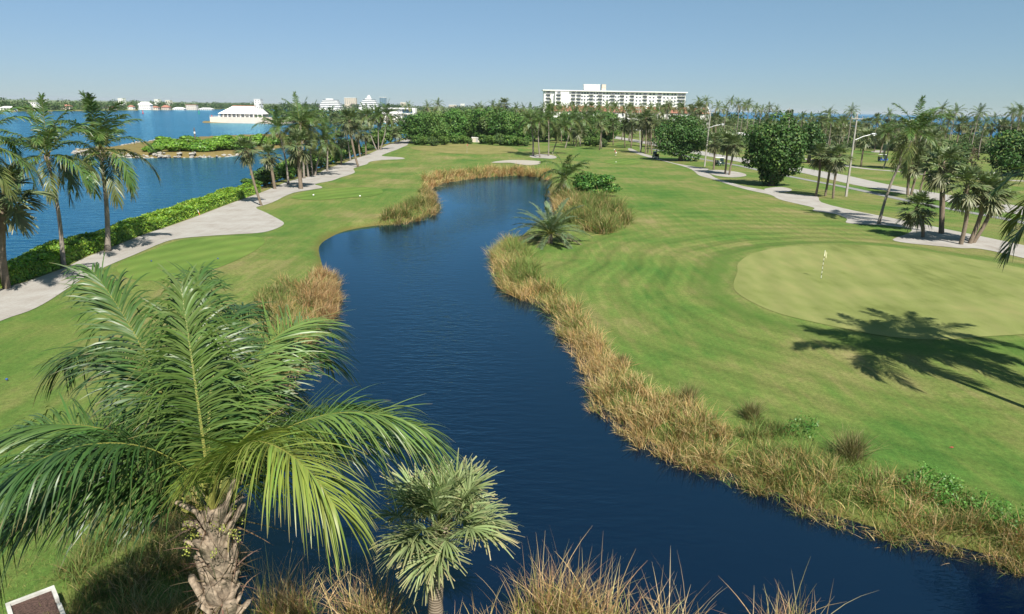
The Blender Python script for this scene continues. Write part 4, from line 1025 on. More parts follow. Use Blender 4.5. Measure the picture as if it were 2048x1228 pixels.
near_clump(1580, 1290, .4, 180, 2.0, 'dry cordgrass tips showing above the near bank, farthest from the fan palm', 87, .12)
near_clump(860, 1310, .5, 200, 1.3, 'cordgrass around the foot of the fan palm', 88, .5)
for x, y, s, l in ((1374, 808, .95, 'fountain-shaped cordgrass tussock at the bank below the green, first of three'), (1502, 836, .8, 'small dark fountain-shaped tussock between two larger ones below the green'),
                   (1700, 915, 1.15, 'large fountain-shaped tussock at the bank below the palm shadow'), (560, 592, .8, 'fountain-shaped tussock on the fairway bank by the rusty reeds'), (1245, 730, .6, 'narrow upright tussock among the tan reeds below the green')):
    r = np.random.default_rng(int(x)); c = ground(x, y); n = 620; P = np.stack([r.normal(0, .16 * s, n), r.normal(0, .16 * s, n), np.full(n, -.03)], 1)
    V, F, C = blades(P, 1.15 * s, r, np.where((r.uniform(0, 1, n) < .55)[:, None], jit((.17, .19, .06), n, .2, r), jit((.30, .25, .12), n, .2, r)), .5, None, .007, 4, .5)
    o = thing('cordgrass_tussock', c, l, 'grass'); obj('blades', make_mesh('blades', V, F, M['reed'], C), o)['kind'] = 'stuff'
def weeds(px, n, label, seed):
    r = np.random.default_rng(seed); poly = Gs(px); X, Y = sample_poly(poly, n, r); Z = H(X, Y) + r.uniform(.05, .5, n)
    cent = np.stack([X, Y, Z], 1); V, F, C, _ = leaf_cloud(cent, np.full((n, 3), .16), n * 7, .045, r, (.075, .17, .035), (.13, .22, .06), .2)
    stuff(obj('leafy_weeds', make_mesh('leafy_weeds', V, F, M['hedge'], C)), label, 'weeds')
weeds([(1560, 880), (1590, 850), (1640, 858), (1630, 890)], 80, 'patch of bright leafy weeds among the reeds below the green', 91)
weeds([(1800, 985), (1840, 950), (1900, 975), (2040, 1040), (2060, 1075), (1900, 1030)], 420, 'bright leafy weeds above the greener reeds', 92)

# ---- the big coconut palm in front
def big_coconut():
    r = np.random.default_rng(2); Y = 10.4
    heart = at_depth(424, 1018, Y); foot = at_depth(432, 1228, Y); bx = foot[0] + .05
    b = np.array([bx, Y, hh(bx, Y)]); t = thing('coconut_palm', b, 'big coconut palm in the rough grass with long glossy arching fronds and a shaggy trunk', 'palm tree')
    loc = heart - b
    obj('trunk', trunk_mesh('trunk', (0, 0, -.3), loc, .23, .19, M['boot'], (.06, 0), 16, 30, 1.4, r), t)
    obj('leaf_bases', boots_mesh((0, 0, -2.6), (0, 0, -.2), .19, 64, .56, r, M['boot'], .42), t, loc)
    V, F, C = blades(np.stack([r.normal(0, .2, 160), r.normal(0, .2, 160), r.uniform(-2.4, -.2, 160)], 1), .6, r, jit((.22, .16, .10), 160, .3, r), 1.5, None, .012, 4, 1.3); obj('dry_fibres', make_mesh('dry_fibres', V, F, M['reed'], C), t, loc)['kind'] = 'stuff'
    # azimuth (0 = +X, 90 = away), start elevation, bend, length, twist, colour
    fr = [(184, 66, 125, 4.6, 0, 0, 0), (190, 42, 118, 4.1, 0, 1, -.1), (144, 65, 36, 4.8, 0, 0, 0), (148, 80, 122, 5.0, 8, 1, 0), (111, 79, 62, 4.55, 0, 0, 0), (100, 86, 108, 4.8, -8, 1, 0), (71, 83, 122, 5.0, 0, 2, 0), (78, 68, 120, 5.1, -6, 0, 0),
          (324, 78, 124, 4.3, 0, 3, -.1), (8, 67, 110, 4.5, 0, 2, -.1), (222, 78, 120, 3.9, 10, 1, 0), (192, 50, 96, 4.0, 0, 0, -.2), (112, 60, 84, 4.5, 0, 1, -.1), (168, 30, 80, 4.2, 0, 1, -.4), (30, 50, 104, 4.4, 0, 0, -.3), (158, 48, 100, 4.4, 0, 1, -.2), (90, 52, 100, 4.4, 0, 1, -.2),
          (120, 86, 24, 3.7, 0, 2, 0), (60, 42, 76, 4.2, -8, 1, -.3)]
    pal = [(.078, .150, .036), (.046, .102, .027), (.12, .19, .046), (.20, .255, .05)]  # the darker tones put the shade inside the crown into the frond colour
    for az, e0, bend, L, sb, c, dz in fr:
        L *= 1.06; V, F, C = coco_frond(L, e0, bend, 124, 6, r, lmax=1.48, droop=.62 + r.normal(0, .08), wf=.92, col=pal[c], tip=(.36, .25, .13), side_bend=sb, rach=.028)
        obj('frond', make_mesh('frond', V, F, M['coco'], C), t, loc + np.array([0, 0, dz]), (0, 0, R(az)))
    mb = MB(); n = 0
    fruit = []
    for k in range(26):
        a = r.uniform(0, 6.28); q = loc + np.array([math.cos(a) * r.uniform(.25, .6), math.sin(a) * r.uniform(.25, .6), -r.uniform(.0, .55)])
        fruit.append(q)
    e = np.array(fruit); V, F, C, _ = leaf_cloud(e, np.full((len(e), 3), .09), 420, .02, r, (.30, .30, .08), None, .2); obj('flower_spray', make_mesh('flower_spray', V, F, M['hedge'], C), t)['kind'] = 'stuff'
big_coconut()
# ---- the fan palm in front
def big_sabal():
    r = np.random.default_rng(12); Y = 13.9
    heart = at_depth(880, 1062, Y); ft = at_depth(872, 1228, Y)
    b = np.array([ft[0] + .02, Y, hh(ft[0], Y)]); t = thing('sabal_palm', b, 'fan palm with silvery green leaves rising from the near bank in front of the water', 'palm tree'); loc = heart - b
    obj('trunk', trunk_mesh('trunk', (0, 0, -.6), loc, .20, .17, M['trunk_s'], (-.08, 0), 14, 26, 1.15, r), t)
    obj('leaf_bases', boots_mesh((0, 0, -.5), (0, 0, .1), .16, 22, .36, r, M['boot']), t, loc)
    n = 38
    for i in range(n):
        q = i / (n - 1); e0 = 88 - 84 * q + r.normal(0, 6)
        V, F, C = fan_leaf(.80 * r.uniform(.75, 1.25), (.86 - .12 * q) * r.uniform(.85, 1.1), e0, 44, 5, r, wf=.8, col=(.26, .33, .14) if q < .8 else (.23, .29, .12), tip=(.42, .33, .18), dead=0.0 if q < .9 else .25)
        obj('frond', make_mesh('frond', V, F, M['sabal'], C), t, loc, (r.normal(0, .05), r.normal(0, .05), i * 2.399 + r.normal(0, .2)))
big_sabal()

# ---- the scrub island
def island():
    r = np.random.default_rng(44)
    vi = [tree_meshes(70 + i, 6, 5, 3.0, -.2, 1500, .30, ((.12, .215, .03), (.09, .18, .03))[i % 2], (.2, .3, .05), 14, .42, mat='hedge') for i in range(3)]
    pts = [(300, 303), (320, 299), (345, 303), (372, 302), (398, 303), (425, 302), (450, 300), (476, 299), (500, 296), (525, 292), (548, 288), (352, 294), (380, 292), (408, 291), (436, 290), (464, 289), (492, 287), (520, 284), (330, 292), (575, 284), (310, 306), (440, 306), (470, 303)]
    for i, (x, y) in enumerate(pts):
        b = ground(x, y); s = r.uniform(.85, 1.15) * (.75 if x < 330 else 1.0)
        tree('mangrove_shrub', b, vi[i % 3], 'low bright green mangrove shrub on the scrubby island in the lagoon', 'shrub', 'mangroves on the island', r.uniform(0, 6), (s * 1.2, s * 1.1, s * r.uniform(.75, 1.05)))
    rocks = []
    for v in range(4):
        import bmesh
        bm = bmesh.new(); bmesh.ops.create_icosphere(bm, subdivisions=2, radius=.5)
        for q in bm.verts: q.co *= 1 + r.normal(0, .14)
        for q in bm.verts: q.co.z *= .7
        me = bpy.data.meshes.new('rock'); bm.to_mesh(me); bm.free(); me.materials.append(M['rock']); rocks.append(me)
    edge = ISLAND; d = np.r_[0, np.cumsum(np.linalg.norm(np.diff(edge, axis=0), axis=1))]
    # front face, left tip and a stretch of the back
    i0 = 0; front = edge[: 3 * 7]; dd = np.r_[0, np.cumsum(np.linalg.norm(np.diff(front, axis=0), axis=1))]
    back = np.array(Gs([(235, 297), (262, 293), (290, 288), (320, 285)], SEA_Z)); db = np.r_[0, np.cumsum(np.linalg.norm(np.diff(back, axis=0), axis=1))]
    for line, D_, n in ((front, dd, 230), (back, db, 30)):
        for k in range(n):
            s = r.uniform(0, D_[-1]); x = np.interp(s, D_, line[:, 0]) + r.normal(0, .3); y = np.interp(s, D_, line[:, 1]) + abs(r.normal(.4, .9)); sc = r.uniform(.45, 1.15)
            z = max(hh(x, y), SEA_Z - .3)
            o = obj('shore_rock', rocks[k % 4], None, (x, y, z + .08 * sc), (0, 0, r.uniform(0, 6.28)), (sc * 1.3, sc, sc)); tag(o, 'pale rock of the rubble edge round the scrubby island', 'rock', 'rocks round the island')
island()

# ---- far woods
def wood(pts, n_lobe, rad, hgt, per, size, label, seed, col=(.05, .10, .03)):
    r = np.random.default_rng(seed); L_ = np.array(pts, float); d = np.r_[0, np.cumsum(np.linalg.norm(np.diff(L_, axis=0), axis=1))]
    s = r.uniform(0, d[-1], n_lobe); x = np.interp(s, d, L_[:, 0]) + r.normal(0, rad, n_lobe); y = np.interp(s, d, L_[:, 1]) + np.abs(r.normal(0, rad * 2.5, n_lobe))
    h = hgt * r.uniform(.45, 1.15, n_lobe); c = np.stack([x, y, h * .5 - .3], 1); rd = np.stack([rad * r.uniform(.6, 1.3, n_lobe), rad * r.uniform(.6, 1.3, n_lobe), h * .52], 1)
    V, F, C, _ = leaf_cloud(c, rd, n_lobe * per, size, r, col, (.10, .16, .045), .7); V[:, 2] = np.maximum(V[:, 2], -.6)
    stuff(obj('distant_wood', make_mesh('distant_wood', V, F, M['broad'], C)), label, 'trees')
wood([(-800, 640), (-575, 770), (-585, 1000), (-600, 1250), (-680, 1790)], 330, 7, 12.5, 60, 1.1, 'dark band of trees along the far shore of the lagoon', 201)
wood([(-680, 1800), (-330, 1800), (-255, 1500)], 150, 9, 14, 50, 1.6, 'hazy trees at the head of the lagoon', 202)
wood([(-250, 700), (-195, 640), (-100, 640), (-40, 620), (60, 620)], 110, 7, 12, 60, 1.0, 'trees on the far bank behind the white pavilion and the modern house', 203)
wood([(-700, 2100), (-200, 2000), (200, 1900), (600, 2300)], 160, 18, 15, 50, 2.6, 'hazy line of trees on the horizon', 204)
wood([(-150, 470), (20, 430), (120, 400), (175, 380), (215, 330)], 210, 5, 10.5, 80, .6, 'low green scrub and treetops below the red roofs', 205, (.07, .12, .035))
wood([(95, 300), (130, 270), (165, 240), (185, 215)], 110, 4, 5.5, 90, .4, 'tangled scrub under the palm belt across the road', 206, (.09, .12, .045))
wood([(70, 250), (98, 252), (128, 262), (150, 250), (176, 232), (200, 210)], 120, 4, 6.5, 100, .38, 'mixed green bushes filling the palm belt across the road', 208, (.085, .14, .045))
wood([(30, 560), (120, 560), (200, 560), (260, 520)], 90, 7, 13, 70, .9, 'treetops in front of the long white hotel', 207, (.06, .11, .035))
b = at_depth(1579, 225, 300); cs = tree_meshes(90, 6, 5, 10, 5.0, 2400, .35, (.07, .11, .05), (.12, .16, .07), 22, .26)
tree('casuarina_tree', (b[0], 300, hh(b[0], 300)), cs, 'ragged feathery pine standing above the palm belt against the ocean', 'tree')

# ================================================================== BUILDINGS
def boxmesh(name, x0, x1, y0, y1, z0, z1, mat): return MB().box(x0, x1, y0, y1, z0, z1).mesh(name, mat)
def windows(parent, spots, y, wd, ht, pane, frame, name='window'):
    """window = frame proud of the wall (front face at -y) with its pane; spots are (x, z) centres."""
    fm = MB(); t_ = .12
    fm.box(-wd / 2 - t_, wd / 2 + t_, -.06, .04, -ht / 2 - t_, -ht / 2).box(-wd / 2 - t_, wd / 2 + t_, -.06, .04, ht / 2, ht / 2 + t_).box(-wd / 2 - t_, -wd / 2, -.06, .04, -ht / 2, ht / 2).box(wd / 2, wd / 2 + t_, -.06, .04, -ht / 2, ht / 2)
    fme = fm.mesh(name, frame); pm = boxmesh('pane', -wd / 2, wd / 2, -.03, .03, -ht / 2, ht / 2, pane)
    for x, z in spots:
        f = obj(name, fme, parent, (x, y, z)); obj('pane', pm, f)

def hotel():
    D = 640.0; a = at_depth(1088, 180, D); c = at_depth(1372, 185, D); X0, X1 = a[0], c[0]; W = X1 - X0; ht = (a[2] + c[2]) / 2
    cx = (X0 + X1) / 2; t = thing('hotel', (cx, D, 0), 'long white flat-roofed apartment hotel with rows of balconies above the palms', 'building')
    MB().box(-W / 2, W / 2, 0, 18, -.5, ht - .5).build('wall', M['white'], t)
    rf_ = MB().box(-W / 2 - 1.2, W / 2 + 1.2, -2.0, 19, ht - .5, ht + .35).build('roof', M['white'], t)
    # rooftop plant rooms
    k = W / 284.0
    ux = lambda p: -W / 2 + (p - 1088) * k
    MB().box(ux(1169), ux(1200), 4, 14, ht + .35, ht + 5.3).box(ux(1168), ux(1201), 3.6, 14.4, ht + 5.3, ht + 5.7).build('penthouse', M['white'], rf_)
    MB().box(ux(1205), ux(1213), 5, 11, ht + .35, ht + 5.9).box(ux(1204.6), ux(1213.4), 4.8, 11.2, ht + 3.0, ht + 3.3).build('stair_tower', M['beige'], rf_)
    MB().box(ux(1110), ux(1138), -3.0, -.003, -.5, ht - 1.2).build('wing_wall', M['white'], t)
    st = 2.95; rows = [ht - 1.9 - st * i for i in range(7)]
    bal = []; win = []
    for p in (1097, 1117.5, 1147, 1158, 1183, 1201, 1226, 1245, 1265, 1291, 1320, 1360, 1367): bal.append(p)
    for p in (1164.5, 1170, 1176, 1189, 1195, 1208, 1215, 1220.5, 1232, 1237.5, 1254, 1274, 1281, 1301, 1308, 1329, 1336, 1345, 1351): win.append(p)
    windows(t, [(ux(p), z) for p in win for z in rows[:6]], 0, 1.7, 1.5, M['glass'], M['white'])
    bm_ = boxmesh('balcony', -2.1, 2.1, -1.4, 0, -1.45, -1.25, M['white']); back = boxmesh('recess_shade_panel', -1.9, 1.9, -.04, .02, -1.2, 1.0, M['shade']); glass = boxmesh('pane', -1.2, 1.2, -.06, -.042, -1.15, .8, M['glass'])  # flat grey panel on the wall paints the shade of a balcony recess
    rl = MB()
    rl.box(-2.05, 2.05, -1.38, -1.33, -.35, -.28)
    for i in range(9): rl.box(-2.05 + i * .5, -2.0 + i * .5, -1.38, -1.33, -1.25, -.35)
    rlm = rl.mesh('railing', M['rail'])
    for p in bal:
        yo = -3.0 if 1110 < p < 1138 else 0.0
        for z in rows[:6]:
            q = obj('balcony', bm_, t, (ux(p), yo, z)); obj('recess_shade_panel', back, q); obj('pane', glass, q); obj('railing', rlm, q)
hotel()

def townhouse(px0, px1, D, ytop, yeave, label, rz=0.0):
    a = at_depth(px0, ytop, D); c = at_depth(px1, ytop, D); cx = (a[0] + c[0]) / 2; W = c[0] - a[0]; zt = a[2]; ze = at_depth((px0 + px1) / 2, yeave, D)[2]; dp = 13.0
    t = thing('townhouse', (cx, D, 0), label, 'house', 'red roofed townhouses', rz)
    MB().box(-W / 2, W / 2, 0, dp, -.5, ze).build('wall', M['white'], t)
    V = [(-W / 2 - .4, -.6, ze + .002), (W / 2 + .4, -.6, ze + .002), (W / 2 + .4, dp + .6, ze + .002), (-W / 2 - .4, dp + .6, ze + .002), (-W / 2 - .4, dp / 2, zt), (W / 2 + .4, dp / 2, zt)]
    rfo = MB().add(V, [(0, 1, 5, 4), (2, 3, 4, 5), (3, 0, 4), (1, 2, 5), (3, 2, 1, 0)]).build('roof', M['tile'], t)
    n = int(W / .9); rows_ = MB()
    for i in range(n): 
        x = -W / 2 + (i + .5) * W / n; rows_.add([(x - .12, -.6, ze + .012), (x + .12, -.6, ze + .012), (x + .12, dp / 2, zt + .01), (x - .12, dp / 2, zt + .01), (x, -.6, ze + .13), (x, dp / 2, zt + .12)], [(0, 4, 5, 3), (4, 1, 2, 5), (0, 1, 4), (2, 3, 5)])
    q = rows_.build('tile_ridges', M['tile'], rfo); q['kind'] = 'stuff'
    for sx in (-W / 2 - .38, W / 2 + .02):
        MB().add([(sx, -.8, ze - 1), (sx + .36, -.8, ze - 1), (sx + .36, dp / 2, zt + .9), (sx, dp / 2, zt + .9), (sx, dp + .8, ze - 1), (sx + .36, dp + .8, ze - 1), (sx, -.8, ze + .5), (sx + .36, -.8, ze + .5), (sx, dp + .8, ze + .5), (sx + .36, dp + .8, ze + .5)],
                 [(0, 1, 7, 6), (6, 7, 2, 3), (3, 2, 9, 8), (8, 9, 5, 4), (0, 6, 3, 8, 4), (1, 5, 9, 2, 7), (0, 4, 5, 1)]).build('parapet', M['white'], t)
    m_ = max(2, int(W / 3.2)); windows(t, [(-W / 2 + (i + .5) * W / m_, z) for i in range(m_) for z in (ze - 1.7, ze - 4.9)], 0, 1.1, 1.5, M['glass'], M['white'])
    MB().box(W * .1, W * .1 + 1.0, dp * .3, dp * .3 + .8, zt - 2.2, zt + .9).build('chimney', M['white'], rfo)
for px0, px1 in ((1106, 1152), (1156, 1214), (1219, 1252), (1256, 1318), (1322, 1378), (1382, 1420)):
    townhouse(px0, px1, 430, 210.5 + (px0 - 1106) * .017, 222.5 + (px0 - 1106) * .018, 'white townhouse with a coral tiled roof behind the palms below the hotel')

def small_house(name, px, py_base, wpx, hpx, D, wall, roofm, label, style='hip', group=None):
    b = at_depth(px, py_base, D); k = D / FPX; W = wpx * k; Ht = hpx * k; z0 = hh(b[0], D)
    t = thing(name, (b[0], D, z0), label, 'house', group); dp = max(7, W * .45); ze = Ht * (.62 if style != 'flat' else .94)
    MB().box(-W / 2, W / 2, 0, dp, -.6, ze).build('wall', wall, t)
    if style == 'flat': MB().box(-W / 2 - .4, W / 2 + .4, -.5, dp + .4, ze + .002, Ht).build('roof', roofm, t)
    else:
        i_ = min(W * .3, dp / 2); V = [(-W / 2 - .6, -.6, ze + .002), (W / 2 + .6, -.6, ze + .002), (W / 2 + .6, dp + .6, ze + .002), (-W / 2 - .6, dp + .6, ze + .002), (-W / 2 + i_, dp / 2, Ht), (W / 2 - i_, dp / 2, Ht)]
        MB().add(V, [(0, 1, 5, 4), (2, 3, 4, 5), (3, 0, 4), (1, 2, 5), (3, 2, 1, 0)]).build('roof', roofm, t)
    n = max(3, int(W / 3.0)); st = 3.0; rows_ = [z for z in np.arange(1.7, ze - .8, st)] or [ze * .5]
    windows(t, [(-W / 2 + (i + .5) * W / n, z) for i in range(n) for z in rows_], 0, 1.3, 1.3, M['glass'], wall)
    return t
fs = lambda px: 760 + max(0, px) * 1.15
for px, wv, hv, wm, rm, st_, lb in ((12, 26, 8, 'white', 'tilew', 'hip', 'low white villa at the water edge of the far shore, under the slim coconut palm'), (66, 14, 15, 'white', 'white', 'flat', 'tall white block on the far shore behind the hedge palms'), (130, 18, 10, 'beige', 'tile', 'hip', 'beige villa on the far shore hidden by the tallest hedge palm'),
                                    (214, 24, 7, 'cream', 'tile', 'hip', 'low cream villa on the far shore beside the tallest hedge palm'), (260, 10, 8, 'white', 'tile', 'hip', 'small white cottage on the far shore next to the big white gable'),
                                    (288, 24, 14, 'white', 'tilew', 'hip', 'large white villa with a pale roof on the far shore'), (308, 14, 7, 'cream', 'tile', 'hip', 'small cream villa between two larger ones on the far shore'), (330, 15, 11, 'beige', 'tile', 'hip', 'red-roofed villa on the far shore'), (356, 22, 7, 'white', 'tilew', 'hip', 'long low pale bungalow on the far shore'),
                                    (382, 20, 12, 'cream', 'tile', 'flat', 'yellowish two-storey villa on the far shore'), (410, 26, 6, 'white', 'tilew', 'hip', 'low white boathouse past the yellowish villa on the far shore')):
    D = fs(px); small_house('shore_house', px, 214, wv, hv, D, M[wm], M[rm], lb, st_)
for px, yt, wv, D, wm, lb in ((240, 197, 9, 1900, 'white', 'white tower block showing over the far shore trees'), (312, 199, 7, 1900, 'white', 'pale tower block on the skyline over the red-roofed villa'), (84, 199, 5, 1500, 'white', 'narrow white tower over the trees behind the hedge palms'), (335, 201, 8, 2000, 'cream', 'squat pale block on the skyline over the far villas'), (514, 199, 12, 1500, 'white', 'white tower behind the white pavilion roof'),
                              (700, 196, 22, 2100, 'beige', 'beige apartment block on the skyline between two stepped white offices'), (806, 205, 10, 2400, 'beige', 'small beige block on the skyline over the modern house'), (925, 208, 8, 2600, 'white', 'tiny white block on the hazy skyline over the tree wall'), (905, 210, 14, 2700, 'beige', 'low hazy block on the skyline over the tree wall'), (765, 195, 12, 2200, 'glassb', 'blue glass tower on the skyline beside the stepped offices')):
    b = at_depth(px, yt, D); k = D / FPX; W = wv * k; t = thing('tower_block', (b[0], D, 0), lb, 'building')
    MB().box(-W / 2, W / 2, 0, 16, -.5, b[2]).build('wall', M[wm], t); MB().box(-W / 2 - .5, W / 2 + .5, -.5, 16.5, b[2] + .002, b[2] + 1).build('roof', M['white'], t)
    n = max(2, int(W / 5)); windows(t, [(-W / 2 + (i + .5) * W / n, z) for i in range(n) for z in np.arange(b[2] - 2.5, max(4, b[2] - 18), -3.4)], 0, 2.2, 1.7, M['glass'], M[wm])
def stepped(px0, px1, ytop, D, label, cupola):
    a = at_depth(px0, ytop, D); c = at_depth(px1, ytop, D); W = c[0] - a[0]; cx = (a[0] + c[0]) / 2; t = thing('office_building', (cx, D, 0), label, 'building'); z1 = a[2]
    for i in range(5):
        w2 = W * (1.0 - .09 * i); z = z1 - (4 - i) * 3.6 - 3.6
        MB().box(-w2 / 2, w2 / 2, i * 1.5, 22, z - (25 if i == 0 else 0), z + 1.9).build('storey', M['white'], t)
        MB().box(-w2 / 2 + 1, w2 / 2 - 1, i * 1.5 + .8, 21, z + 1.902, z + 3.598).build('window_band', M['glass'], t)
    MB().box(-W * .18, W * .12, 8, 18, z1, z1 + 2.5).build('roof', M['white'], t)
    if cupola: MB().box(-W * .1, W * .08, 10, 15, z1 + 2.5, z1 + 6).box(-W * .06, W * .04, 11, 14, z1 + 6, z1 + 9).build('cupola', M['white'], t)
stepped(634, 682, 199, 1500, 'stepped white office building on the skyline, the one without a cupola', False)
stepped(716, 756, 198.5, 1500, 'stepped white office building with a square cupola on the skyline', True)

def pavilion():
    D = 481.0; a = at_depth(420, 242, D); c = at_depth(546, 243, D); W = c[0] - a[0]; z = lambda y: at_depth(480, y, D)[2]; k = D / FPX
    t = thing('pavilion', (a[0], D, SEA_Z), 'white waterside pavilion with a broad hipped white roof on a lagoon seawall', 'building'); o = -SEA_Z
    MB().box(0, 101 * k, 0, 22, -.6, z(234.5) + o).build('seawall', M['cream'], t)
    MB().box(101 * k + .02, W + 8, .4, 22, -.6, z(238.5) + o).build('lower_seawall', M['beige'], t)
    z0 = z(234.5) + o; ze = z(228) + o; zt = z(212) + o
    MB().box(16 * k, 96 * k, 5, 18, z0, ze).build('wall', M['glass'], t)
    n = 11
    for i in range(n):
        x = (14 + i * 8.4) * k; MB().box(x - .28, x + .28, 3.6, 4.1, z0, ze).build('column', M['white'], t)
    V = [(13 * k, 2.6, ze + .01), (78 * k, 2.6, ze + .01), (78 * k, 20, ze + .01), (13 * k, 20, ze + .01), (35 * k, 11, zt), (78 * k, 11, zt)]
    rfo = MB().add(V, [(0, 1, 5, 4), (2, 3, 4, 5), (3, 0, 4), (1, 2, 5), (3, 2, 1, 0)]).build('roof', M['tilew'], t)
    MB().box(34 * k, 78.5 * k, 10.6, 11.4, zt - .3, zt + .35).build('ridge', M['tile'], rfo)
    zt2 = z(217) + o
    V = [(78.3 * k, 3.2, ze + .01), (97 * k, 3.2, ze + .01), (97 * k, 18, ze + .01), (78.3 * k, 18, ze + .01), (78.3 * k, 10, zt2), (94 * k, 10, zt2)]
    MB().add(V, [(0, 1, 5, 4), (2, 3, 4, 5), (3, 0, 4), (1, 2, 5), (3, 2, 1, 0)]).build('side_roof', M['tilew'], t)
    rl = MB()
    for i in range(34): rl.box(i * 101 * k / 33 - .04, i * 101 * k / 33 + .04, .3, .38, z0, z0 + .9)
    rl.box(0, 101 * k, .3, .38, z0 + .9, z0 + 1.0); q = rl.build('railing', M['rail'], t)
    for i in range(5):
        x = (22 + i * 15) * k; MB().box(x - .5, x + .5, 4.95, 4.998, z0, ze - .3).build('door', M['cream'], t)
pavilion()
def modern_house():
    D = 566.0; a = at_depth(700, 217, D); c = at_depth(830, 214, D); W = c[0] - a[0]; k = D / FPX; z = lambda y: at_depth(800, y, D)[2]
    t = thing('modern_house', (a[0], D, 0), 'modern white waterfront house with two storeys of glass framed in white', 'house')
    MB().box(0, W, -4, 12, -1.6, z(239)).build('terrace', M['cream'], t)
    g0 = z(239); zt = z(215.5)
    MB().box(100 * k, W - 2.2, 1.5, 11, g0, zt - 1).build('wall', M['shade'], t)
    fr = MB().box(60 * k, W, -.5, 11.5, zt - 1, zt).box(W - 2.2, W, -.5, 11.5, g0, zt - 1.002).box(84 * k, W - 2.202, -.4, 1.49, (g0 + zt) / 2 - .35, (g0 + zt) / 2 + .35).build('frame', M['white'], t)
    MB().box(60 * k, 99.9 * k, 1, 11, g0, zt - 1.002).build('solid_wall', M['white'], t)
    for lv in (g0, (g0 + zt) / 2 + .35):
        for i in range(5):
            x0 = 100.5 * k + i * 4.7 * k; f = MB().box(x0, x0 + 4.3 * k, 1.3, 1.48, lv + .15, lv + (zt - g0) / 2 - 1.2).build('window', M['glassb'], t)
    for i in range(3): MB().box((102 + i * 9) * k, (102.6 + i * 9) * k, -.3, .2, g0, (g0 + zt) / 2 - .36).build('column', M['white'], t)
modern_house()
b = ground(953, 285.5); t = thing('garden_wall', (b[0], b[1] + 3, b[2]), 'cream garden building wall glimpsed through the tree wall behind the far green', 'wall')
MB().box(-1.9, 1.7, 0, 3, -.3, 1.6).build('wall', M['beige'], t); MB().box(-2.0, 1.8, -.1, 3.1, 1.602, 1.75).build('coping', M['white'], t); MB().box(-.4, .4, -.04, -.002, 0, 1.4).build('door', M['shade'], t)
b = ground(1666, 291); t = thing('portico', (b[0], b[1], b[2]), 'small white flat-roofed portico with square columns across the road', 'building')
MB().box(-2.9, 2.9, 2, 5, -.2, 2.9).build('wall', M['white'], t); MB().box(-3.2, 3.2, -.4, 5.3, 2.902, 3.5).build('roof', M['white'], t)
for x in (-2.7, -.9, .9, 2.7): MB().box(x - .28, x + .28, 0, .5, -.1, 2.9).build('column', M['white'], t)
windows(t, [(-1.7, 1.5), (1.7, 1.5)], 2, .9, 1.4, M['glass'], M['white']); MB().box(-.5, .5, 1.93, 1.998, 0, 2.2).build('door', M['glass'], t)
small_house('beach_house', 1490, 231, 22, 12, 330, M['white'], M['tilew'], 'small white house with a pale roof in the palm belt behind the sea grape trees')
# clipped hedge round the car park
r = np.random.default_rng(55); A = ground(1693, 292)[:2]; B_ = ground(1815, 304)[:2]
t = thing('car_park_hedge', (A[0], A[1], hh(*A)), 'dark clipped hedge in front of the parked cars', 'hedge'); n = 60
cc = np.stack([np.linspace(0, B_[0] - A[0], n), np.linspace(0, B_[1] - A[1], n), np.full(n, 1.0)], 1)
V, F, C, _ = leaf_cloud(cc, np.full((n, 3), 1.15) * np.array([1, 1, .95]), 7000, .17, r, (.06, .12, .045), (.12, .19, .08), .8); V[:, 2] = np.maximum(V[:, 2], 0); obj('foliage', make_mesh('foliage', V, F, M['broad'], C), t)

# ================================================================== STREET AND COURSE THINGS
def light_pole(bpx, tpx, arm, label, crossarm=True):
    b = ground(*bpx); top = at_depth(tpx[0], tpx[1], b[1]); h = top[2] - b[2]; lx = top[0] - b[0]
    t = thing('street_light', b, label, 'street light') if arm else thing('utility_pole', b, label, 'utility pole')
    mb = MB(); pr = .0
    for z0, z1, w0, w1 in ((-.4, h, .30, .15),):
        V = [(sx * w0 / 2, sy * w0 / 2, z0) for sx, sy in ((-1, -1), (1, -1), (1, 1), (-1, 1))] + [(lx + sx * w1 / 2, sy * w1 / 2, z1) for sx, sy in ((-1, -1), (1, -1), (1, 1), (-1, 1))]
        mb.add(V, [(3, 2, 1, 0), (4, 5, 6, 7), (0, 1, 5, 4), (1, 2, 6, 5), (2, 3, 7, 6), (3, 0, 4, 7)])
    mb.build('pole', M['conc'], t)
    if crossarm:
        ca = MB().box(lx - .9, lx + .9, -.17, -.08, h - .75, h - .62).build('crossarm', M['conc'], t)
        for x in (-.8, -.25, .8): MB().tube([(lx + x, -.125, h - .62), (lx + x, -.125, h - .5), (lx + x, -.125, h - .34)], [.05, .075, .04], 8).build('insulator', M['rail'], ca)
        MB().tube([(lx, 0, h), (lx, 0, h + .28)], [.06, .03], 8).build('insulator', M['rail'], t)
    if arm:
        a0 = at_depth(arm[0][0], arm[0][1], b[1]) - b; a1 = at_depth(arm[1][0], arm[1][1], b[1]) - b
        am = MB().tube([a0, a0 * .5 + a1 * .5 + np.array([0, 0, .12]), a1], [.07, .06, .05], 8).build('arm', M['metal'], t)
        hd = MB(); q = a1; hd.tube([q + np.array([-.25, 0, 0]), q + np.array([0, 0, .02]), q + np.array([.45, 0, .02]), q + np.array([.75, 0, -.02])], [.07, .17, .19, .06], 10).build('lamp_head', M['metal'], am, smooth=True)
        MB().tube([q + np.array([.32, 0, -.10]), q + np.array([.32, 0, -.26])], [.16, .10], 10).build('lens', M['whitec'], am, smooth=True)
    return np.array([b[0] + lx, b[1], b[2] + h])
T1 = light_pole((1409, 333), (1422, 219), ((1419, 255), (1443, 249)), 'concrete street light pole between the two big sea grape trees')
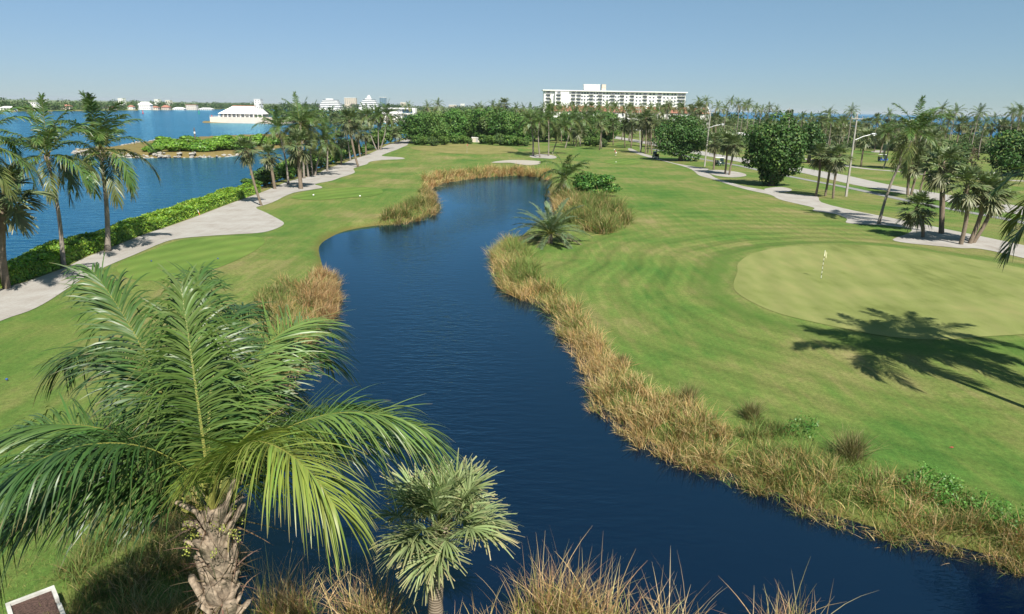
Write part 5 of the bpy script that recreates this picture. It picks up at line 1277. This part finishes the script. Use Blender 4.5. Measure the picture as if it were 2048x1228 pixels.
T2 = light_pole((1692, 393), (1715, 228), ((1710, 280), (1744, 268.5)), 'concrete street light pole beside the sabal trio on the verge')
T0 = light_pole((1281, 302), (1278, 214), None, 'far concrete utility pole beyond the broad sea grape tree')
T5 = light_pole((1577, 290), (1579, 216), None, 'utility pole across the road showing over the big sea grape tree')
T6 = np.array([60.5, 62.0, 12.4])
b6 = (58.0, 62.0); t = thing('utility_pole', (b6[0], b6[1], hh(*b6)), 'concrete utility pole where the road passes the sand island', 'utility pole'); MB().tube([(0, 0, -.4), (2.5, 0, 12.3)], [.16, .09], 8).build('pole', M['conc'], t)
def wire(a, c, off, sag, label):
    n = 15; pts = []
    for i in range(n):
        s = i / (n - 1); p = a * (1 - s) + c * s; pts.append((p[0] + off * .8, p[1], p[2] - .3 - sag * 4 * s * (1 - s)))
    o = MB().tube(pts, .013, 4).build('power_line', M['wire']); tag(o, label, 'power line', 'power lines along the road')
for off in (-1, 1):
    wire(T1, T2, off, .8, 'thin power line slung between the two street light poles'); wire(T2, T6, off, .8, 'thin power line running on from the second street light pole'); wire(T0, T1, off, 1.0, 'thin power line from the far utility pole to the first street light')

def wheel(parent, loc, R_, wd):
    w_ = obj('wheel', WH['tyre'], parent, loc, None, (R_, wd, R_)); obj('rim', WH['rim'], w_); return w_
WH = {'tyre': MB().tube([(0, -.5, 0), (0, -.42, 0), (0, .42, 0), (0, .5, 0)], [.85, 1, 1, .85], 16).mesh('wheel', M['black'], True), 'rim': MB().tube([(0, -.53, 0), (0, .53, 0)], .55, 12).mesh('rim', M['silver'])}
def golf_cart(px, py, rz, body, seat, label):
    t = thing('golf_cart', ground(px, py) + np.array([0, 0, .03]), label, 'golf cart', None, rz)
    MB().prism([(-1.15, .28), (1.1, .28), (1.2, .45), (1.12, .78), (.72, .86), (.55, .42), (-.15, .42), (-.2, .62), (-1.15, .66)], -.55, .55).build('body', body, t)
    MB().box(-.55, -.05, -.5, .5, .622, .76).build('seat', seat, t); MB().prism([(-.62, .74), (-.52, .74), (-.62, 1.2), (-.72, 1.2)], -.5, .5).build('backrest', seat, t)
    MB().prism([(-1.15, 1.80), (-1.05, 1.88), (.65, 1.88), (.78, 1.80), (.65, 1.79), (-1.05, 1.79)], -.6, .6).build('roof', M['whitec'], t)
    for x0, x1, y in ((.78, .6, .52), (.78, .6, -.52), (-1.08, -1.0, .52), (-1.08, -1.0, -.52)): MB().tube([(x0, y, .66), (x1, y, 1.79)], .02, 6).build('roof_post', M['black'], t)
    MB().add([(.76, -.5, .9), (.76, .5, .9), (.63, .5, 1.72), (.63, -.5, 1.72), (.745, -.5, .9), (.745, .5, .9), (.615, .5, 1.72), (.615, -.5, 1.72)], [(0, 1, 2, 3), (7, 6, 5, 4), (0, 4, 5, 1), (1, 5, 6, 2), (2, 6, 7, 3), (3, 7, 4, 0)]).build('windscreen', M['glassb'], t)
    MB().tube([(.55, .25, .8), (.35, .25, 1.0)], [.02, .03], 6).build('steering_column', M['black'], t)
    for x in (-.78, .8):
        for y in (-.5, .5): wheel(t, (x, y, .22), .22, .2)
    for y in (-.25, .25):
        bg_ = MB().tube([(-1.2, y, .55), (-1.3, y, 1.3)], [.13, .14], 8).build('golf_bag', M['black'], t)
golf_cart(1439, 331, R(35), M['darkp'], M['whitec'], 'dark golf cart parked on the grass between the lamp post and the big sea grape')
golf_cart(1765, 323, R(10), M['bluep'], M['silver'], 'blue golf cart on the grass across the road')
golf_cart(1311, 317, R(100), M['silver'], M['black'], 'silver golf cart on the path at the foot of the broad sea grape tree')
def car(px, py, rz, mat, label, van=False, off=(0, 0)):
    b = ground(px, py); b = b + np.array([off[0], off[1], 0]); b[2] = hh(b[0], b[1]) + .02
    t = thing('parked_car', b, label, 'car', None, rz); hz_ = 1.85 if van else 1.45
    MB().prism([(-2.2, .3), (2.15, .3), (2.25, .55), (2.15, .78), (1.2, .92), (-2.2, .95), (-2.28, .6)], -.88, .88).build('body', mat, t)
    ca = MB().prism([(-2.1, .952), (1.15, .922), (.45, hz_), (-1.7 if not van else -2.0, hz_)], -.78, .78).build('cabin', M['glass'], t)
    MB().prism([(-1.75 if not van else -2.05, hz_ + .002), (.5, hz_ + .002), (.4, hz_ + .06), (-1.6, hz_ + .06)], -.76, .76).build('roof', mat, t)
    for y in (-.785, .785):
        for x in (-.6, .95): MB().tube([(x, y, .93), (x - .3 if x > 0 else x, y, hz_)], .05, 5).build('pillar', mat, t)
    for x in (-1.35, 1.35):
        for y in (-.8, .8): wheel(t, (x, y, .33), .33, .22)
    for y in (-.6, .6): MB().box(2.16, 2.27, y - .18, y + .18, .58, .74).build('headlight', M['whitec'], t)
for px, mt, lb, vn in ((1690, 'silver', 'silver van parked behind the dark clipped hedge', True), (1735, 'bluep', 'blue car parked behind the dark clipped hedge', False), (1752, 'redp', 'red car parked behind the dark clipped hedge', False), (1772, 'whitec', 'white car parked behind the dark clipped hedge', False)):
    car(px, 281.5, R(75 + px % 7), M[mt], lb, vn)

def flagstick(px, py, hgt, cloth, label, fdir=1, lean=0.0):
    b = ground(px, py) + np.array([0, 0, .02]); t = thing('flagstick', b, label, 'golf flag')
    MB().tube([(0, 0, -.12), (lean, 0, hgt)], .014, 8).build('pole', M['white'], t)
    for i in range(5): z = .25 + i * .34; MB().tube([(lean * z / hgt, 0, z), (lean * (z + .14) / hgt, 0, z + .14)], .0155, 8).build('band', M['black'], t)
    n = 8; V = []; F = []
    for i in range(n + 1):
        s = i / n; x = lean + fdir * s * .17; yy = .04 * math.sin(s * 6); dz = -s * .16
        for z in (hgt - .02, hgt - .42): V += [(x, yy - .004, z + dz - (.06 * s if z < hgt - .1 else 0)), (x, yy + .004, z + dz - (.06 * s if z < hgt - .1 else 0))]
    for i in range(n):
        a = i * 4; F += [(a, a + 4, a + 6, a + 2), (a + 1, a + 3, a + 7, a + 5), (a, a + 1, a + 5, a + 4), (a + 2, a + 6, a + 7, a + 3)]
    F += [(0, 2, 3, 1), (n * 4, n * 4 + 1, n * 4 + 3, n * 4 + 2)]
    MB().add(V, F).build('flag', cloth, t)
    MB().tube([(0, 0, .004), (0, 0, .009)], .06, 16).build('cup', M['black'], t)
flagstick(1642, 557, 2.2, M['yellow'], 'flagstick with a pale yellow flag on the near putting green')
flagstick(934, 306, 2.4, M['redp'], 'flagstick with a red flag on the far putting green')
for px, py, mt, lb in ((627, 392, 'white', 'white tee marker ball on the far fairway tee, lagoon side'), (720, 394, 'white', 'white tee marker ball on the far fairway tee, pond side'), (303, 524, 'bluep', 'dark blue tee marker on the near fairway tee, lagoon side'), (436, 519, 'bluep', 'dark blue tee marker on the near fairway tee, pond side'), (1232, 325, 'white', 'white tee marker on the small tee beyond the sea grape bush'), (14, 762, 'bluep', 'dark tee marker on the lawn behind the big coconut palm')):
    b = ground(px, py); t = thing('tee_marker', b + np.array([0, 0, .02]), lb, 'tee marker'); k = .62 if py > 450 else 1.2
    MB().tube([(0, 0, 0), (0, 0, .03)], .025, 6).build('spike', M['metal'], t); MB().tube([(0, 0, .03), (0, 0, .06), (0, 0, .11 * k), (0, 0, .16 * k), (0, 0, .19 * k)], [.03, .08 * k, .10 * k, .08 * k, .02], 12).build('ball', M[mt], t, smooth=True)
b = ground(400, 430); t = thing('marker_stake', b, 'white marker stake with an orange foot leaning at the hedge beside the path', 'stake'); MB().tube([(0, 0, -.1), (-.12, 0, .3)], .04, 6).build('foot', M['orange'], t); MB().tube([(-.12, 0, .302), (-.32, 0, .85)], .035, 6).build('post', M['white'], t)
# lagoon marks
for px, py, mt, lb in ((286, 227, 'redp', 'red channel buoy out in the lagoon'), (398, 227, 'greenp', 'green channel buoy out in the lagoon'), (424, 238, 'redp', 'small red buoy off the corner of the pavilion seawall')):
    x, y = G(px, py, SEA_Z); t = thing('channel_buoy', (x, y, SEA_Z), lb, 'buoy'); MB().tube([(0, 0, -.6), (0, 0, .5), (0, 0, .7)], [.9, .9, .4], 12).build('float', M[mt], t); MB().tube([(0, 0, .7), (0, 0, 2.2)], [.35, .25], 8).build('tower', M[mt], t); MB().box(-.5, .5, -.08, .08, 2.2, 3.2).build('daymark', M[mt], t)
x, y, z = ground(392, 292); t = thing('channel_piling', (x, y, z), 'dark piling with a white band standing among the island mangroves', 'piling'); MB().tube([(0, 0, -.5), (0, 0, 3.6)], .2, 8).build('post', M['trunk_b'], t); MB().tube([(0, 0, 3.602), (0, 0, 4.1)], .24, 8).build('cap', M['white'], t); MB().tube([(0, 0, 4.102), (0, 0, 5.3)], [.2, .12], 8).build('bird_perch', M['trunk_b'], t)
# concrete box in the grass
def grit_box():
    p = [np.array(G(*q, .55)) for q in ((108, 1170), (10, 1207), (152, 1222))]
    o = p[0]; u = (p[1] - p[0]); v = (p[2] - p[0]); lu = np.linalg.norm(u); u = u / lu; v = v - u * (v @ u); v = v / np.linalg.norm(v); lv = 1.9
    an = math.atan2(u[1], u[0]); t = thing('concrete_box', (o[0], o[1], hh(*o)), 'low grey concrete box with a dark brown gritty top at the edge of the rough', 'box', None, an)
    s = 1 if (u[0] * v[1] - u[1] * v[0]) > 0 else -1; g0 = hh(*o); z1 = .55 - g0
    def bx(nm, a, b_, c, d, z0, z2, mt): MB().box(a, b_, min(c * s, d * s), max(c * s, d * s), z0, z2).build(nm, mt, t)
    bx('rim', 0, lu, 0, .09, -.3, z1, M['kerb']); bx('rim', 0, .09, .092, .62, -.3, z1, M['kerb']); bx('rim', 0, .09, .85, lv, -.3, z1, M['kerb']); bx('rim', lu - .09, lu, .092, lv, -.3, z1, M['kerb'])
    bx('top', .092, lu - .092, .094, lv, -.3, z1 - .07, M['mat'])
grit_box()
b = ground(1898, 896); mb = MB(); mb.add([(0, 0, .03), (.10, .03, .06), (.2, 0, .04), (.1, -.05, .035), (.1, 0, .02)], [(0, 3, 1), (3, 2, 1), (0, 1, 4), (1, 2, 4), (0, 4, 3), (4, 2, 3)]); o = mb.build('fallen_leaf', plain('dry_red_leaf', (.28, .06, .04), .8), None, tuple(b)); tag(o, 'single red fallen leaf on the grass below the palm shadow', 'leaf')

# ---- golfer bending over a putt
def golfer():
    b = ground(1231, 311); t = thing('person', b, 'person in a coral red shirt and white shorts bending over a golf putt', 'person', None, R(200))
    # x = facing direction
    J = {'pel': (-.12, 0, .90), 'wst': (-.02, 0, 1.06), 'chs': (.16, 0, 1.24), 'nek': (.28, 0, 1.38), 'hed': (.36, 0, 1.46), 'crn': (.42, 0, 1.58),
         'hl': (-.12, .10, .86), 'kl': (-.02, .13, .47), 'al': (-.10, .14, .08), 'tl': (.10, .15, .04), 'hr': (-.12, -.10, .86), 'kr': (-.02, -.13, .47), 'ar': (-.10, -.14, .08), 'tr': (.10, -.15, .04),
         'sl': (.20, .18, 1.28), 'el': (.26, .20, 1.02), 'wl': (.36, .05, .82), 'fl': (.40, .02, .74), 'sr': (.20, -.18, 1.28), 'er': (.26, -.20, 1.02), 'wr': (.36, -.05, .80), 'fr': (.40, -.02, .72)}
    rad = dict(pel=.155, wst=.125, chs=.14, nek=.055, hed=.085, crn=.085, hl=.09, kl=.06, al=.042, tl=.035, hr=.09, kr=.06, ar=.042, tr=.035, sl=.065, el=.045, wl=.032, fl=.035, sr=.065, er=.045, wr=.032, fr=.035)
    E = [('pel', 'wst'), ('wst', 'chs'), ('chs', 'nek'), ('nek', 'hed'), ('hed', 'crn'), ('pel', 'hl'), ('hl', 'kl'), ('kl', 'al'), ('al', 'tl'), ('pel', 'hr'), ('hr', 'kr'), ('kr', 'ar'), ('ar', 'tr'), ('chs', 'sl'), ('sl', 'el'), ('el', 'wl'), ('wl', 'fl'), ('chs', 'sr'), ('sr', 'er'), ('er', 'wr'), ('wr', 'fr')]
    def skin(name, keys, mat, k=1.0, grow=0.0, stop=None):
        ed = [e for e in E if e[0] in keys and e[1] in keys]; ks = [q for q in J if q in keys]; ix = {q: i for i, q in enumerate(ks)}
        pts = [np.array(J[q], float) for q in ks]
        for q, (par, f) in (stop or {}).items():
            if q in ix: pts[ix[q]] = np.array(J[par]) * (1 - f) + np.array(J[q]) * f
        me = bpy.data.meshes.new(name); me.from_pydata([tuple(p) for p in pts], [(ix[a], ix[c]) for a, c in ed], []); me.materials.append(mat)
        o = obj(name, me, t); sm = o.modifiers.new('skin', 'SKIN'); sm.use_smooth_shade = True
        for q in ks: v = me.skin_vertices[0].data[ix[q]]; v.radius = (rad[q] * k + grow,) * 2; v.use_root = q in ('pel', 'wst') and q == ks[0]
        o.modifiers.new('sub', 'SUBSURF').levels = 1; o.modifiers['sub'].render_levels = 2
        return o
    skin('body', set(J), M['skin'])
    skin('shirt', {'wst', 'chs', 'sl', 'sr', 'el', 'er', 'nek'}, M['shirt'], 1.0, .022, {'el': ('sl', .75), 'er': ('sr', .75), 'nek': ('chs', .55)})
    skin('shorts', {'pel', 'hl', 'hr', 'kl', 'kr'}, M['whitec'], 1.0, .025, {'kl': ('hl', .8), 'kr': ('hr', .8)})
    for s, q in ((1, 'al'), (-1, 'ar')):
        p = np.array(J[q]); MB().tube([p + np.array([-.06, 0, -.06]), p + np.array([.06, 0, -.03]), p + np.array([.2, .01 * s, -.05])], [.045, .052, .03], 10).build('shoe', M['whitec'], t, smooth=True)
    MB().tube([np.array(J['hed']) + np.array([-.05, 0, .0]), np.array(J['crn']) + np.array([-.02, 0, -.02]), np.array(J['crn']) + np.array([.01, 0, .06]), np.array(J['crn']) + np.array([.03, 0, .1])], [.08, .10, .09, .03], 12).build('hair', M['hair'], t, smooth=True)
    h = np.array(J['crn']); MB().tube([h + np.array([.0, 0, .02]), h + np.array([.17, 0, -.02])], [.10, .08], 10).build('cap_brim', M['whitec'], t)
    bl = thing('golf_club', b + np.array([-.36, -.14, 0]), 'thin golf putter held by the person in the coral red shirt', 'golf club', None, R(200))
    MB().tube([(0, 0, .78), (.14, 0, .05)], .012, 6).build('shaft', M['metal'], bl); MB().box(.12, .18, -.06, .06, .01, .05).build('club_head', M['metal'], bl); MB().tube([(-.03, 0, .92), (0, 0, .77)], .016, 6).build('grip', M['black'], bl)
golfer()

# ================================================================== AIR
def haze():
    mb = MB().box(-26000, 26000, -1500, 26000, -4.0, 60.0); mt = bpy.data.materials.new('hazy_air'); mt.use_nodes = True; N = mt.node_tree.nodes; L = mt.node_tree.links
    N.remove(N['Principled BSDF']); v = N.new('ShaderNodeVolumePrincipled'); v.inputs['Color'].default_value = (.80, .88, .96, 1); v.inputs['Density'].default_value = .00006; v.inputs['Anisotropy'].default_value = .1
    L.new(v.outputs[0], N['Material Output'].inputs['Volume'])
    o = mb.build('haze', mt); o['kind'] = 'stuff'; o['label'] = 'thin pale sea haze over the far shore and skyline'; o['category'] = 'haze'
    mt.volume_intersection_method = 'FAST' if hasattr(mt, 'volume_intersection_method') else None
HAZE = True
if HAZE: haze()
